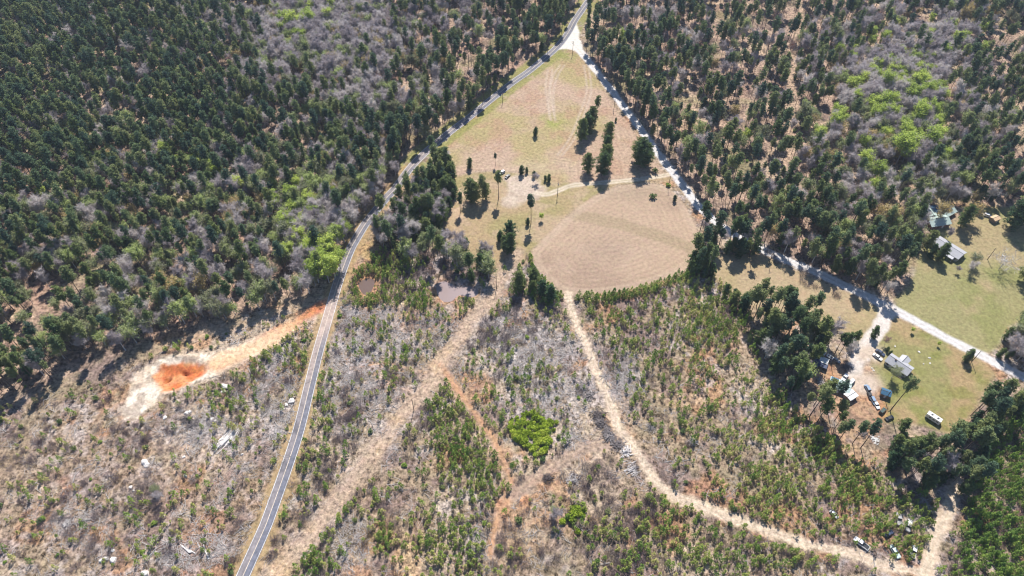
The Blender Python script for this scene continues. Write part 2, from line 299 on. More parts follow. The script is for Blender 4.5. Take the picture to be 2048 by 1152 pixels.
def terrain_mat():
    m, n, b = newmat('terrain'); L = n.links.new
    b.inputs['Roughness'].default_value = .95; b.inputs['Specular IOR Level'].default_value = .1
    at = n.nodes.new('ShaderNodeAttribute'); at.attribute_name = 'Col'
    fu = n.nodes.new('ShaderNodeAttribute'); fu.attribute_name = 'Fur'
    sp = n.nodes.new('ShaderNodeSeparateXYZ'); L(fu.outputs['Vector'], sp.inputs[0])
    g = n.nodes.new('ShaderNodeNewGeometry')
    def noise(sc, dt, rough=.6):
        t = n.nodes.new('ShaderNodeTexNoise'); t.inputs['Scale'].default_value = sc; t.inputs['Detail'].default_value = dt; t.inputs['Roughness'].default_value = rough
        L(g.outputs['Position'], t.inputs['Vector']); return t
    def math_(op, a, b_=None, c=None):
        q = n.nodes.new('ShaderNodeMath'); q.operation = op
        for i, v in enumerate((a, b_, c)):
            if v is None: continue
            if isinstance(v, (int, float)): q.inputs[i].default_value = v
            else: L(v, q.inputs[i])
        return q.outputs[0]
    n1 = noise(.55, 5, .75); n2 = noise(.12, 4)
    a = math_('MULTIPLY', math_('SUBTRACT', n1.outputs['Fac'], .5), 6.0)
    a2 = math_('MULTIPLY', math_('SUBTRACT', n2.outputs['Fac'], .5), 1.0)
    s = math_('MULTIPLY', math_('ADD', a, a2), at.outputs['Alpha'])
    # furrows
    wob = math_('MULTIPLY', noise(.09, 2).outputs['Fac'], 2.0)
    w = math_('SINE', math_('MULTIPLY', math_('ADD', sp.outputs['X'], wob), 2*math.pi/3.3))
    w2 = math_('MULTIPLY', math_('MULTIPLY', w, noise(.06, 3).outputs['Fac']), math_('MULTIPLY', sp.outputs['Y'], .26))
    f = math_('MAXIMUM', math_('ADD', math_('ADD', 1.0, s), w2), .12)
    vm = n.nodes.new('ShaderNodeVectorMath'); vm.operation = 'SCALE'; L(at.outputs['Color'], vm.inputs[0]); L(f, vm.inputs['Scale'])
    # a little hue drift
    hs = n.nodes.new('ShaderNodeHueSaturation'); L(vm.outputs[0], hs.inputs['Color'])
    hn = noise(.3, 3); L(math_('ADD', .5, math_('MULTIPLY', math_('SUBTRACT', hn.outputs['Fac'], .5), .05)), hs.inputs['Hue'])
    L(hs.outputs[0], b.inputs['Base Color'])
    bp = n.nodes.new('ShaderNodeBump'); bp.inputs['Distance'].default_value = 1.0
    L(math_('ADD', math_('MULTIPLY', n1.outputs['Fac'], .6), math_('MULTIPLY', w2, .12)), bp.inputs['Height']); L(math_('MULTIPLY', at.outputs['Alpha'], .9), bp.inputs['Strength'])
    L(bp.outputs[0], b.inputs['Normal'])
    return m
M_TER = terrain_mat()
def foliage(name, cols, transl=.25, big=.03, lo=.35, hi=.65):
    """cols: list of albedo ramp stops"""
    m, n, b = newmat(name); L = n.links.new
    b.inputs['Roughness'].default_value = .75; b.inputs['Specular IOR Level'].default_value = .15
    g = n.nodes.new('ShaderNodeNewGeometry'); oi = n.nodes.new('ShaderNodeObjectInfo')
    t = n.nodes.new('ShaderNodeTexNoise'); t.inputs['Scale'].default_value = .9; t.inputs['Detail'].default_value = 3; L(g.outputs['Position'], t.inputs['Vector'])
    t2 = n.nodes.new('ShaderNodeTexNoise'); t2.inputs['Scale'].default_value = big; t2.inputs['Detail'].default_value = 2; L(g.outputs['Position'], t2.inputs['Vector'])
    def math_(op, a, b_):
        q = n.nodes.new('ShaderNodeMath'); q.operation = op
        for i, v in enumerate((a, b_)):
            if isinstance(v, (int, float)): q.inputs[i].default_value = v
            else: L(v, q.inputs[i])
        return q.outputs[0]
    f = math_('ADD', math_('MULTIPLY', t.outputs['Fac'], .35), math_('ADD', math_('MULTIPLY', oi.outputs['Random'], .36), math_('MULTIPLY', t2.outputs['Fac'], .29)))
    mr = n.nodes.new('ShaderNodeMapRange'); mr.inputs[1].default_value = lo; mr.inputs[2].default_value = hi; L(f, mr.inputs[0])
    cr = n.nodes.new('ShaderNodeValToRGB'); L(mr.outputs[0], cr.inputs[0])
    el = cr.color_ramp.elements
    for i, c in enumerate(cols):
        p = i/(len(cols)-1)
        if i == 0: e = el[0]; e.position = 0
        elif i == len(cols)-1: e = el[-1]; e.position = 1
        else: e = el.new(p)
        e.color = (*c, 1)
    L(cr.outputs[0], b.inputs['Base Color'])
    if transl:
        tr = n.nodes.new('ShaderNodeBsdfTranslucent'); L(cr.outputs[0], tr.inputs[0])
        mx = n.nodes.new('ShaderNodeMixShader'); mx.inputs[0].default_value = transl
        out = n.nodes['Material Output']; L(b.outputs[0], mx.inputs[1]); L(tr.outputs[0], mx.inputs[2]); L(mx.outputs[0], out.inputs[0])
    return m
M_PINE = foliage('pine_needles', [(.070,.120,.080),(.115,.175,.088),(.175,.230,.095),(.245,.275,.110)], .25, .03, .36, .64)
M_PINE2 = foliage('pine_needles_warm', [(.095,.145,.055),(.150,.200,.065),(.215,.245,.085)], .22, .03, .38, .62)
M_CEDAR = foliage('cedar_needles', [(.055,.105,.05),(.09,.145,.055),(.135,.185,.065)], .18, .03, .38, .62)
M_YOUNG = foliage('young_pine_needles', [(.18,.24,.05),(.26,.32,.07),(.36,.39,.10),(.46,.43,.15)], .25)
M_YOUNGD = foliage('young_pine_needles_dense', [(.13,.22,.045),(.20,.30,.055),(.29,.38,.08)], .25)
M_BUD = foliage('spring_leaves', [(.24,.25,.14),(.30,.34,.15),(.37,.44,.15)], .35)
M_LIME = foliage('lime_leaves', [(.34,.43,.09),(.44,.54,.11),(.54,.62,.14)], .42)
M_YEL = foliage('yellow_buds', [(.34,.27,.12),(.44,.34,.13),(.50,.38,.17)], .3)
M_RED = foliage('red_buds', [(.30,.17,.13),(.36,.22,.18)], .3)
M_BRIGHT = foliage('bright_shrub_leaves', [(.20,.28,.025),(.32,.42,.04),(.44,.50,.07)], .3)
M_BARK = simple('pine_bark', (.12,.085,.07), .95, .35, 2)
M_GBARK = foliage('grey_bark', [(.34,.31,.31),(.48,.44,.43),(.60,.56,.52)], 0)
M_TWIG = foliage('grey_twigs', [(.38,.33,.34),(.54,.48,.48),(.68,.62,.58)], .3)
M_BRUSH = foliage('brush_stems', [(.13,.095,.11),(.21,.165,.175),(.32,.265,.25)], .15)
M_GRASS = foliage('dead_grass', [(.24,.16,.09),(.34,.26,.17),(.42,.33,.20),(.22,.23,.10)], .2, .05)
M_WOOD = foliage('weathered_wood', [(.33,.30,.28),(.50,.46,.44),(.70,.65,.62)], 0)
M_ROCK = simple('pale_rock', (.60,.56,.52), .9, .25, 1.2)

# ------------------------------------------------------------------ object helpers
def link(o, parent=None):
    COL.objects.link(o)
    if parent is not None: o.parent = parent
    return o
def mesh_np(name, V, F, mats, smooth_=False, matidx=None):
    """V (n,3); F list of arrays each (k, corners)"""
    me = bpy.data.meshes.new(name)
    V = np.asarray(V, np.float32)
    loops = np.concatenate([f.ravel() for f in F]).astype(np.int32)
    tot = np.concatenate([np.full(len(f), f.shape[1]) for f in F]).astype(np.int32)
    start = np.concatenate([[0], np.cumsum(tot)[:-1]]).astype(np.int32)
    me.vertices.add(len(V)); me.vertices.foreach_set('co', V.ravel())
    me.loops.add(len(loops)); me.loops.foreach_set('vertex_index', loops)
    me.polygons.add(len(tot)); me.polygons.foreach_set('loop_start', start); me.polygons.foreach_set('loop_total', tot)
    if smooth_: me.polygons.foreach_set('use_smooth', np.ones(len(tot), bool))
    for m in (mats if isinstance(mats, (list, tuple)) else [mats]): me.materials.append(m)
    if matidx is not None: me.polygons.foreach_set('material_index', np.asarray(matidx, np.int32))
    me.update(calc_edges=True); me.validate()
    return me
def tag(o, label=None, cat=None, group=None, kind=None):
    if label: o['label'] = label
    if cat: o['category'] = cat
    if group: o['group'] = group
    if kind: o['kind'] = kind
    return o
def empty(name, loc, rz=0, label=None, cat=None, group=None, sc=1):
    o = bpy.data.objects.new(name, None); COL.objects.link(o); o.empty_display_size = .5
    o.location = loc; o.rotation_euler = (0, 0, rz); o.scale = (sc, sc, sc)
    return tag(o, label, cat, group)

# ------------------------------------------------------------------ ground sheets
i0 = (np.arange(NY-1)[:, None]*NX+np.arange(NX-1)[None, :]).ravel()
quads = np.stack([i0, i0+1, i0+1+NX, i0+NX], 1)
fc = cls[i0]
SLAB = {0: ('bare clear-cut and forest floor of litter, stumps and pale soil', 'ground'), 1: ('rounded harrowed field with curved furrows', 'field'), 2: ('mown straw coloured hay field', 'field'), 3: ('dry grass clearing', 'grass'), 4: ('green and tan lawn', 'lawn'), 5: ('sandy dirt tracks through the clear-cut', 'track'), 6: ('white gravel road', 'road'), 7: ('pale sand and orange clay pit', 'sand'), 8: ('white gravel driveway', 'driveway')}
for k, nm in enumerate(NAMES):
    f = quads[fc == k]
    if not len(f): continue
    u, inv = np.unique(f, return_inverse=True); f = inv.reshape(f.shape)
    me = mesh_np(nm, np.stack([X[u], Y[u], hz[u]], 1), [f], M_TER, True)
    ca = me.color_attributes.new('Col', 'FLOAT_COLOR', 'POINT')
    ca.data.foreach_set('color', np.concatenate([col[u], det[u][:, None]], 1).astype(np.float32).ravel())
    fa = me.attributes.new('Fur', 'FLOAT_VECTOR', 'POINT')
    fa.data.foreach_set('vector', np.stack([fur[u], furs[u], furs[u]*0], 1).astype(np.float32).ravel())
    tag(link(bpy.data.objects.new(nm, me)), SLAB[k][0], None, None, 'structure')
# land beyond the surveyed grid, out to the horizon
bm = bmesh.new()
ring0 = [(GX0, GY0), (GX1, GY0), (GX1, GY1), (GX0, GY1)]; B = 6000
ring1 = [(-B, -B), (B, -B), (B, B), (-B, B)]
v0 = [bm.verts.new((x, y, 0)) for x, y in ring0]; v1 = [bm.verts.new((x, y, -1)) for x, y in ring1]
for i in range(4): bm.faces.new((v1[i], v1[(i+1) % 4], v0[(i+1) % 4], v0[i]))
me = bpy.data.meshes.new('far_ground'); bm.to_mesh(me); bm.free(); me.materials.append(simple('far_land', (.11,.11,.07), .95, .5, .02))
tag(link(bpy.data.objects.new('far_ground', me)), 'wooded land running on to the horizon', None, None, 'structure')
def surf(x, y):
    i = int(round((x-GX0)/GS)); j = int(round((y-GY0)/GS))
    if 0 <= i < NX and 0 <= j < NY: return float(hz[j*NX+i])
    return 0.0
HZ2 = hz.reshape(NY, NX)
def surf_np(x, y):
    i = np.clip(np.round((x-GX0)/GS).astype(int), 0, NX-1); j = np.clip(np.round((y-GY0)/GS).astype(int), 0, NY-1)
    return HZ2[j, i]

# ------------------------------------------------------------------ ribbons: paved road
def resample(P, step):
    d = np.r_[0, np.cumsum(np.hypot(*np.diff(P, axis=0).T))]
    s = np.arange(0, d[-1], step); return np.stack([np.interp(s, d, P[:, 0]), np.interp(s, d, P[:, 1])], 1)
def ribbon(P, offs, z, step=2.0):
    P = resample(P, step); t = np.gradient(P, axis=0); t /= np.hypot(t[:, 0], t[:, 1])[:, None]
    nrm = np.stack([t[:, 1], -t[:, 0]], 1)       # points to the right of travel
    k = len(offs); V = np.concatenate([np.column_stack([P+nrm*o, np.full(len(P), z)]) for o in offs])
    n = len(P); F = []
    for a in range(k-1):
        i = np.arange(n-1); F.append(np.stack([a*n+i, (a+1)*n+i, (a+1)*n+i+1, a*n+i+1], 1))
    return V, np.concatenate(F), n
RW = 2.62
def road_mat():
    m, n, b = newmat('asphalt'); L = n.links.new
    b.inputs['Roughness'].default_value = .85; b.inputs['Specular IOR Level'].default_value = .3
    at = n.nodes.new('ShaderNodeAttribute'); at.attribute_name = 'Col'
    g = n.nodes.new('ShaderNodeNewGeometry'); t = n.nodes.new('ShaderNodeTexNoise'); t.inputs['Scale'].default_value = .5; t.inputs['Detail'].default_value = 6
    L(g.outputs['Position'], t.inputs['Vector'])
    mr = n.nodes.new('ShaderNodeMapRange'); mr.inputs[1].default_value = .25; mr.inputs[2].default_value = .75; mr.inputs[3].default_value = .68; mr.inputs[4].default_value = 1.28; L(t.outputs['Fac'], mr.inputs[0])
    vm = n.nodes.new('ShaderNodeVectorMath'); vm.operation = 'SCALE'; L(at.outputs['Color'], vm.inputs[0]); L(mr.outputs[0], vm.inputs['Scale']); L(vm.outputs[0], b.inputs['Base Color'])
    return m
offs = np.linspace(-RW-.25, RW+.25, 15)
V, F, n_ = ribbon(ROAD, offs, .06, 1.5)
me = mesh_np('asphalt_road', V, [F], road_mat())
oo = np.repeat(offs, n_); px_, py_ = Q(V[:, 0], V[:, 1])
nn = fbm(V[:, 0], V[:, 1], 6, 51, 3); np_ = vnoise(V[:, 0], V[:, 1], 9, 53)
left = sstep(.15, -.15, oo)                                     # older pale lane on the left, fresher dark lane on the right
ac = mix(np.tile(C_(146,148,160), (len(V), 1)), C_(176,168,168), left)
ac = mix(ac, C_(168,160,160), (sstep(.5, .7, nn)*.4+.25*sstep(1000, 700, py_)))
ac = mix(ac, C_(108,108,116), sstep(.78, .8, np_)*.5); ac = ac*(1-.13*np.exp(-((np.abs(np.abs(oo)-1.35)-.7)/.22)**2))[:, None]
dust = np.exp(-((py_-625)/48)**2)*1.15+np.exp(-((py_-720)/60)**2)*.55*left+.35*np.exp(-((py_-300)/40)**2)
ac = mix(ac, C_(232,206,188), np.clip(dust*(.6+.8*nn), 0, 1)*.9)
ac = mix(ac, C_(150,150,156), .5*sstep(250, 120, py_))
ca = me.color_attributes.new('Col', 'FLOAT_COLOR', 'POINT'); ca.data.foreach_set('color', np.concatenate([ac, np.ones((len(V), 1))], 1).astype(np.float32).ravel())
road_o = tag(link(bpy.data.objects.new('asphalt_road', me)), 'two lane paved road', None, None, 'structure')
M_WL = simple('white_line_paint', (.56,.55,.54), .8, .35, 1.2); M_YL = simple('yellow_line_paint', (.50,.42,.34), .8, .3, 1.2)
for o_, mt, w_ in ((-RW, M_WL, .11), (RW, M_WL, .11), (0.0, M_YL, .16)):
    V, F, _n = ribbon(ROAD, [o_-w_, o_+w_], .085, 1.5)
    link(bpy.data.objects.new('road_marking', mesh_np('road_marking', V, [F], mt)), road_o)
# water
def water(name, P, z, c, lab):
    c0 = P.mean(0); V = [(x, y, z) for x, y in c0+(P-c0)*1.12]
    me = bpy.data.meshes.new(name); me.from_pydata(V, [], [list(range(len(V)))])
    m, n, b = newmat(name+'_surface'); b.inputs['Base Color'].default_value = (*c, 1); b.inputs['Roughness'].default_value = .12
    t = n.nodes.new('ShaderNodeTexNoise'); t.inputs['Scale'].default_value = 3; bp = n.nodes.new('ShaderNodeBump'); bp.inputs['Strength'].default_value = .06
    g = n.nodes.new('ShaderNodeNewGeometry'); n.links.new(g.outputs['Position'], t.inputs['Vector']); n.links.new(t.outputs['Fac'], bp.inputs['Height']); n.links.new(bp.outputs[0], b.inputs['Normal'])
    me.materials.append(m); tag(link(bpy.data.objects.new(name, me)), lab, None, None, 'structure')
water('pond', POND, -.32, A(190,168,162), 'small muddy grey brown pond')
water('puddle', PUDDLE, -.25, A(142,118,104), 'shallow brown pool beside the paved road')

# ------------------------------------------------------------------ plant meshes
class Geo:
    def __init__(s): s.V = []; s.F3 = []; s.F4 = []; s.n = 0
    def add(s, V, F4=None, F3=None):
        V = np.asarray(V, float); s.V.append(V)
        if F4 is not None and len(F4): s.F4.append(np.asarray(F4)+s.n)
        if F3 is not None and len(F3): s.F3.append(np.asarray(F3)+s.n)
        s.n += len(V)
    def tube(s, P, Rr, k=5):
        P = [np.asarray(p, float) for p in P]; V = []
        for i, p in enumerate(P):
            d = P[min(i+1, len(P)-1)]-P[max(i-1, 0)]; d = d/(np.linalg.norm(d)+1e-9)
            a = np.cross(d, [0, 0, 1.0]) if abs(d[2]) < .9 else np.cross(d, [1.0, 0, 0]); a /= np.linalg.norm(a); b = np.cross(d, a)
            for j in range(k):
                t = 2*math.pi*j/k; V.append(p+Rr[i]*(a*math.cos(t)+b*math.sin(t)))
        F = []
        for i in range(len(P)-1):
            for j in range(k): F.append((i*k+j, i*k+(j+1) % k, (i+1)*k+(j+1) % k, (i+1)*k+j))
        s.add(V, F)
    def strips(s, A_, B_, w0, w1):
        """flat tapering twigs from A_ to B_ (n,3)"""
        A_ = np.asarray(A_); B_ = np.asarray(B_); n = len(A_)
        d = B_-A_; r = rng.normal(size=(n, 3)); sd_ = np.cross(d, r); sd_ /= np.linalg.norm(sd_, axis=1)[:, None]+1e-9
        V = np.stack([A_-sd_*w0, A_+sd_*w0, B_+sd_*w1, B_-sd_*w1], 1).reshape(-1, 3)
        i = np.arange(n)*4; s.add(V, np.stack([i, i+1, i+2, i+3], 1))
    def leaves(s, C, size, up=.5, aspect=.55):
        C = np.asarray(C); n = len(C)
        nr = rng.normal(size=(n, 3)); nr[:, 2] = np.abs(nr[:, 2])+up; nr /= np.linalg.norm(nr, axis=1)[:, None]
        a = np.cross(nr, rng.normal(size=(n, 3))); a /= np.linalg.norm(a, axis=1)[:, None]; b = np.cross(nr, a)
        sz = size*rng.uniform(.6, 1.3, n)[:, None]
        V = np.stack([C-a*sz, C-b*sz*aspect, C+a*sz, C+b*sz*aspect], 1).reshape(-1, 3)
        i = np.arange(n)*4; s.add(V, np.stack([i, i+1, i+2, i+3], 1))
    def mesh(s, name, mat, smooth_=False):
        F = [np.concatenate(x) for x in (s.F4, s.F3) if x]
        return mesh_np(name, np.concatenate(s.V), F, mat, smooth_)
def ball(n, r, flat=1.0):
    p = rng.normal(size=(n, 3)); p /= np.linalg.norm(p, axis=1)[:, None]; p *= (rng.uniform(.25, 1, n)**.5)[:, None]*r; p[:, 2] *= flat; return p
def make_pine(H, cb, Wd, nl, mat, seed, leaf=.34, per=28, bushy=False, dens=1.0):
    global rng
    rng = np.random.default_rng(seed)
    T = Geo(); C = Geo()
    bend = rng.normal(size=2)*.5
    ax = lambda z: np.array([bend[0]*(z/H)**2, bend[1]*(z/H)**2, z])
    zs = np.linspace(-.3, H*.97, 7); r0 = H*.0105
    T.tube([ax(z) if z > 0 else np.array([0, 0, z]) for z in zs], [r0*(1-.82*max(z, 0)/H) for z in zs], 6)
    ga = rng.uniform(0, 6.28); lobes = rng.uniform(.7, 1.15, 5)
    for i in range(nl):
        t = (i+.5)/nl; z = H*(cb+(1-cb)*t)
        prof = (math.sin(math.pi*(t*.80+.14))**.6)*1.0 if not bushy else (math.sin(math.pi*(t*.72+.22))**.75)*1.08
        az = ga+i*2.4+rng.normal()*.3
        rr = Wd*(.88 if not bushy else 1)*prof*lobes[int(az*5/6.2832) % 5]*rng.uniform(.65, 1.15)
        if rng.random() > dens: continue
        d = np.array([math.cos(az), math.sin(az), rng.uniform(.05, .35) if not bushy else rng.uniform(-.15, .2)])
        p0 = ax(z); tip = p0+d*rr
        if rr > .8: T.tube([p0, p0+d*rr*.9], [r0*.28, r0*.08], 3)
        k = 1+int(rr/1.0)
        for j in range(k):
            q = p0+d*rr*((j+.75)/k)+rng.normal(size=3)*.22
            cr = (.62+.12*rr)*rng.uniform(.75, 1.2)
            C.leaves(q+ball(per, cr, .6), leaf, .35, .5)
    C.leaves(ax(H*.97)+ball(per, .7, .9), leaf*.9, .3, .5)
    return T.mesh('pine_trunk', M_BARK, True), C.mesh('pine_crown', mat)
def branchy(G_, H, Wd, seed, n1=10, n2=7, n3=6, tw=.07, cb=.3, lean=1.1):
    """bare spreading hardwood; returns twig tips"""
    global rng
    rng = np.random.default_rng(seed); r0 = H*.014
    bend = rng.normal(size=2)*.6; ax = lambda z: np.array([bend[0]*(z/H)**2, bend[1]*(z/H)**2, z])
    zs = np.linspace(-.3, H*.8, 6); G_.tube([ax(max(z, 0)) if z > 0 else np.array([0, 0, z]) for z in zs], [r0*(1-.8*max(z, 0)/H) for z in zs], 6)
    tips = []; A_ = []; B_ = []
    for i in range(n1):
        t = (i+.4)/n1; z = H*(cb+(.78-cb)*t); az = i*2.4+rng.normal()*.3
        L = Wd*(1.05-.45*t)*rng.uniform(.75, 1.15); d = np.array([math.cos(az), math.sin(az), lean*rng.uniform(.6, 1.3)]); d /= np.linalg.norm(d)
        p0 = ax(z); p1 = p0+d*L*.55; p2 = p1+(d+np.array([0, 0, .25]))*L*.5
        G_.tube([p0, p1, p2], [r0*.45, r0*.28, r0*.1], 4)
        for j in range(n2):
            s = (j+.6)/n2; q = p0+(p1-p0)*min(1, s*2) if s < .5 else p1+(p2-p1)*(s*2-1)
            e = d*.6+rng.normal(size=3)*.55+np.array([0, 0, .35]); e /= np.linalg.norm(e); l = L*rng.uniform(.3, .5)
            q2 = q+e*l; G_.strips([q], [q2], tw*1.1, tw*.5)
            for k in range(n3):
                f = rng.uniform(.2, 1); g = e*.5+rng.normal(size=3)*.6+np.array([0, 0, .25]); g /= np.linalg.norm(g)
                a = q+e*l*f; b = a+g*l*rng.uniform(.4, .75); A_.append(a); B_.append(b); tips.append(b); tips.append(a)
    G_.strips(np.array(A_), np.array(B_), tw*.7, tw*.25)
    return np.array(tips)
def make_bare(H, Wd, seed, rep_=3, **k):
    """bare hardwood: trunk mesh with limbs, and a crown mesh of fine twigs"""
    global rng
    T = Geo(); tips = branchy(T, H, Wd, seed, **k)
    C = Geo(); n = len(tips); tt = np.repeat(tips, rep_, axis=0); e = rng.normal(size=(len(tt), 3))*.75; e[:, 2] += .3
    C.strips(tt, tt+e, .045, .02)
    return T.mesh('bare_trunk', M_GBARK, True), C.mesh('bare_crown', M_TWIG)
def make_leafy(H, Wd, seed, mat, n_leaf, size, spread=.55, **k):
    global rng
    T = Geo(); tips = branchy(T, H, Wd, seed, **k)
    C = Geo(); idx = rng.integers(0, len(tips), n_leaf); C.leaves(tips[idx]+rng.normal(size=(n_leaf, 3))*spread, size, .6, .7)
    return T.mesh('leafy_trunk', M_GBARK, True), C.mesh('leafy_crown', mat)
def make_sapling(H, Wd, seed, mat, n=80, size=.26):
    global rng
    rng = np.random.default_rng(seed); C = Geo()
    C.tube([(0, 0, -.2), (0, 0, H*.8)], [.05, .02], 4)
    t = rng.uniform(0, 1, n)**1.15; z = H*(.12+.88*t); r = Wd*(1.05-t)**.8*rng.uniform(.3, 1, n)**.5; a = rng.uniform(0, 6.28, n)
    lob = 1+.35*np.sin(3*a+rng.uniform(0, 6)+z*2)
    C.leaves(np.stack([np.cos(a)*r*lob, np.sin(a)*r*lob, z], 1), size, .2, .5)
    return C.mesh('pine_sapling', mat)
def make_brush(H, Wd, seed, mat=None, n=70, w=.035):
    global rng
    rng = np.random.default_rng(seed); C = Geo()
    a = rng.uniform(0, 6.28, n); r = Wd*rng.uniform(0, 1, n)**.5*.5
    A_ = np.stack([np.cos(a)*r, np.sin(a)*r, np.zeros(n)-.1], 1); h = H*rng.uniform(.5, 1, n)
    B_ = A_+np.stack([np.cos(a)*r*.7+rng.normal(size=n)*.3, np.sin(a)*r*.7+rng.normal(size=n)*.3, h], 1)
    C.strips(A_, B_, w, w*.4)
    m = n*2; i = rng.integers(0, n, m); f = rng.uniform(.3, .95, m)[:, None]; P0 = A_[i]+(B_[i]-A_[i])*f
    e = rng.normal(size=(m, 3))*.4; e[:, 2] = np.abs(e[:, 2])+.1; C.strips(P0, P0+e*H*.4, w*.7, w*.2)
    return C.mesh('brush', mat or M_BRUSH)
def make_shrub(H, Wd, seed, mat, n=160, size=.3):
    global rng
    rng = np.random.default_rng(seed); C = Geo()
    for k in range(7):
        a = rng.uniform(0, 6.28); r = rng.uniform(0, .6)*Wd; c = np.array([math.cos(a)*r, math.sin(a)*r, H*rng.uniform(.3, .65)])
        C.leaves(c+ball(n//7, Wd*.55, H*.6/Wd), size, .5, .6)
    for k in range(5): C.tube([(0, 0, -.1), (rng.normal()*.4*Wd, rng.normal()*.4*Wd, H*.6)], [.05, .02], 3)
    return C.mesh('shrub', mat)
def make_tuft(seed, mat, H=.6, Wd=.7, n=22, w=.06):
    global rng
    rng = np.random.default_rng(seed); C = Geo()
    a = rng.uniform(0, 6.28, n); r = rng.uniform(0, .5, n)*Wd
    A_ = np.stack([np.cos(a)*r, np.sin(a)*r, np.zeros(n)-.05], 1); B_ = A_+np.stack([np.cos(a)*.35, np.sin(a)*.35, H*rng.uniform(.5, 1, n)], 1)+rng.normal(size=(n, 3))*.1
    C.strips(A_, B_, w, w*.4); return C.mesh('grass_tuft', mat)
def make_sticks(seed, n, L, w, mat=None, spread=2.0, aligned=False, hgt=.25):
    global rng
    rng = np.random.default_rng(seed); C = Geo(); base = rng.uniform(0, 3.14)
    for k in range(n):
        a = base+rng.normal()*.25 if aligned else rng.uniform(0, 3.14)
        c = np.array([rng.normal()*spread*.5, rng.normal()*spread*.5, rng.uniform(.02, hgt)]); l = L*rng.uniform(.5, 1.2)/2
        d = np.array([math.cos(a)*l, math.sin(a)*l, rng.normal()*.1*l]); ww = w*rng.uniform(.6, 1.3)
        C.tube([c-d, c+d*.1+rng.normal(size=3)*.05, c+d], [ww, ww*.8, ww*.4], 4)
    return C.mesh('sticks', mat or M_WOOD)

PINE = [make_pine(21, .56, 2.8, 34, M_PINE, 101), make_pine(23, .58, 2.5, 32, M_PINE, 102), make_pine(19, .54, 2.7, 30, M_PINE, 103), make_pine(22, .62, 2.9, 30, M_PINE2, 104), make_pine(20, .55, 2.3, 28, M_PINE, 105, dens=.85), make_pine(24, .66, 2.8, 28, M_PINE, 106, dens=.85), make_pine(18, .5, 2.9, 32, M_PINE2, 107)]
PINE_H = [21, 23, 19, 22, 20, 24, 18]
BUSHY = [make_pine(15, .07, 3.4, 60, M_CEDAR, 111, bushy=True, per=30), make_pine(12, .05, 3.0, 48, M_CEDAR, 112, bushy=True, per=28), make_pine(17, .14, 3.9, 64, M_PINE2, 113, bushy=True, per=28)]
BARE = [make_bare(15, 5.0, 121), make_bare(17, 4.4, 122), make_bare(13, 4.6, 123, n1=8), make_bare(13, 9.5, 124, n1=11, n2=6, n3=4, tw=.09, cb=.15, lean=.45, rep_=1)]
BUD = [make_leafy(14, 4.8, 131, M_BUD, 2100, .28), make_leafy(16, 4.4, 132, M_BUD, 2000, .28), make_leafy(12, 4.4, 133, M_BUD, 1600, .28)]
LIME = [make_leafy(16, 5.0, 141, M_LIME, 2600, .32), make_leafy(14, 4.2, 142, M_LIME, 2200, .32)]
YEL = [make_leafy(14, 4.6, 151, M_YEL, 1700, .28), make_leafy(13, 4.2, 152, M_YEL, 1400, .28)]
RED = [make_leafy(12, 4.0, 155, M_RED, 700, .25)]
SAP = [make_sapling(3.6, .95, 161, M_YOUNG, 90), make_sapling(3.0, .8, 162, M_YOUNG, 70), make_sapling(2.4, .75, 163, M_YOUNG, 60), make_sapling(4.2, 1.1, 164, M_YOUNGD, 110)]
SAPD = [make_sapling(5.4, 1.6, 165, M_YOUNGD, 210, .33), make_sapling(4.8, 1.5, 166, M_YOUNGD, 180, .33), make_sapling(6.0, 1.7, 167, M_YOUNGD, 230, .33)]
BRUSH = [make_brush(2.2, 2.6, 171), make_brush(3.0, 2.4, 172), make_brush(1.6, 2.2, 173)]
SHRUB = [make_shrub(1.8, 1.3, 181, M_PINE2), make_shrub(1.4, 1.2, 182, M_YOUNGD), make_shrub(2.4, 1.5, 183, M_PINE2)]
BRIGHT = [make_shrub(2.6, 1.7, 184, M_BRIGHT, 260, .3), make_shrub(2.0, 1.4, 185, M_BRIGHT, 220, .3)]
TUFT = [make_tuft(191, M_GRASS), make_tuft(192, M_GRASS, .4, 1.0, 26), make_tuft(193, M_GRASS, .9, .8, 26)]
STICK = [make_sticks(201, 9, 3.0, .07), make_sticks(202, 7, 4.0, .08), make_sticks(203, 14, 1.8, .05)]
rng = np.random.default_rng(5)

# ------------------------------------------------------------------ scattering: decide where every plant stands
def inpoly(px, py, P): return inside(px, py, P)
def gb(px, py, bl): 
    r = np.zeros(px.shape)
    for b in bl:
        r = np.maximum(r, b[4]*blob(b[0], b[1], b[2], b[3], b[5] if len(b) > 5 else 0, px, py))
    return r
def candidates(s, margin=60):
    xs = np.arange(GX0+5, GX1-5, s); ys = np.arange(GY0+3, GY1-5, s)
    x, y = np.meshgrid(xs, ys); x = x.ravel()+rng.uniform(-.45, .45, x.size)*s; y = y.ravel()+rng.uniform(-.45, .45, y.size)*s
    px, py = Q(x, y); m = (px > -margin-60) & (px < 2108+margin) & (py > -margin-20) & (py < 1152+margin*1.6)
    return x[m], y[m], px[m], py[m]
def near_roads(x, y):
    return np.minimum.reduce([line_d(x, y, ROAD)-3.5, line_d(x, y, GRAVEL)-3.2, line_d(x, y, DRIVE)-3.5])
TR_ALL = [(TL, 5.5), (TR, 3.0), (TR2, 3.2), (TM, 2.2), (TK, 3.2)]
def near_tracks(x, y): return np.minimum.reduce([line_d(x, y, p)-w for p, w in TR_ALL])
def clear_houses(px, py):
    r = np.ones(px.shape, bool)
    for a, b, c in HOUSES_CLR: r &= ((px-a)**2+((py-b)*1.15)**2) > c*c
    return r
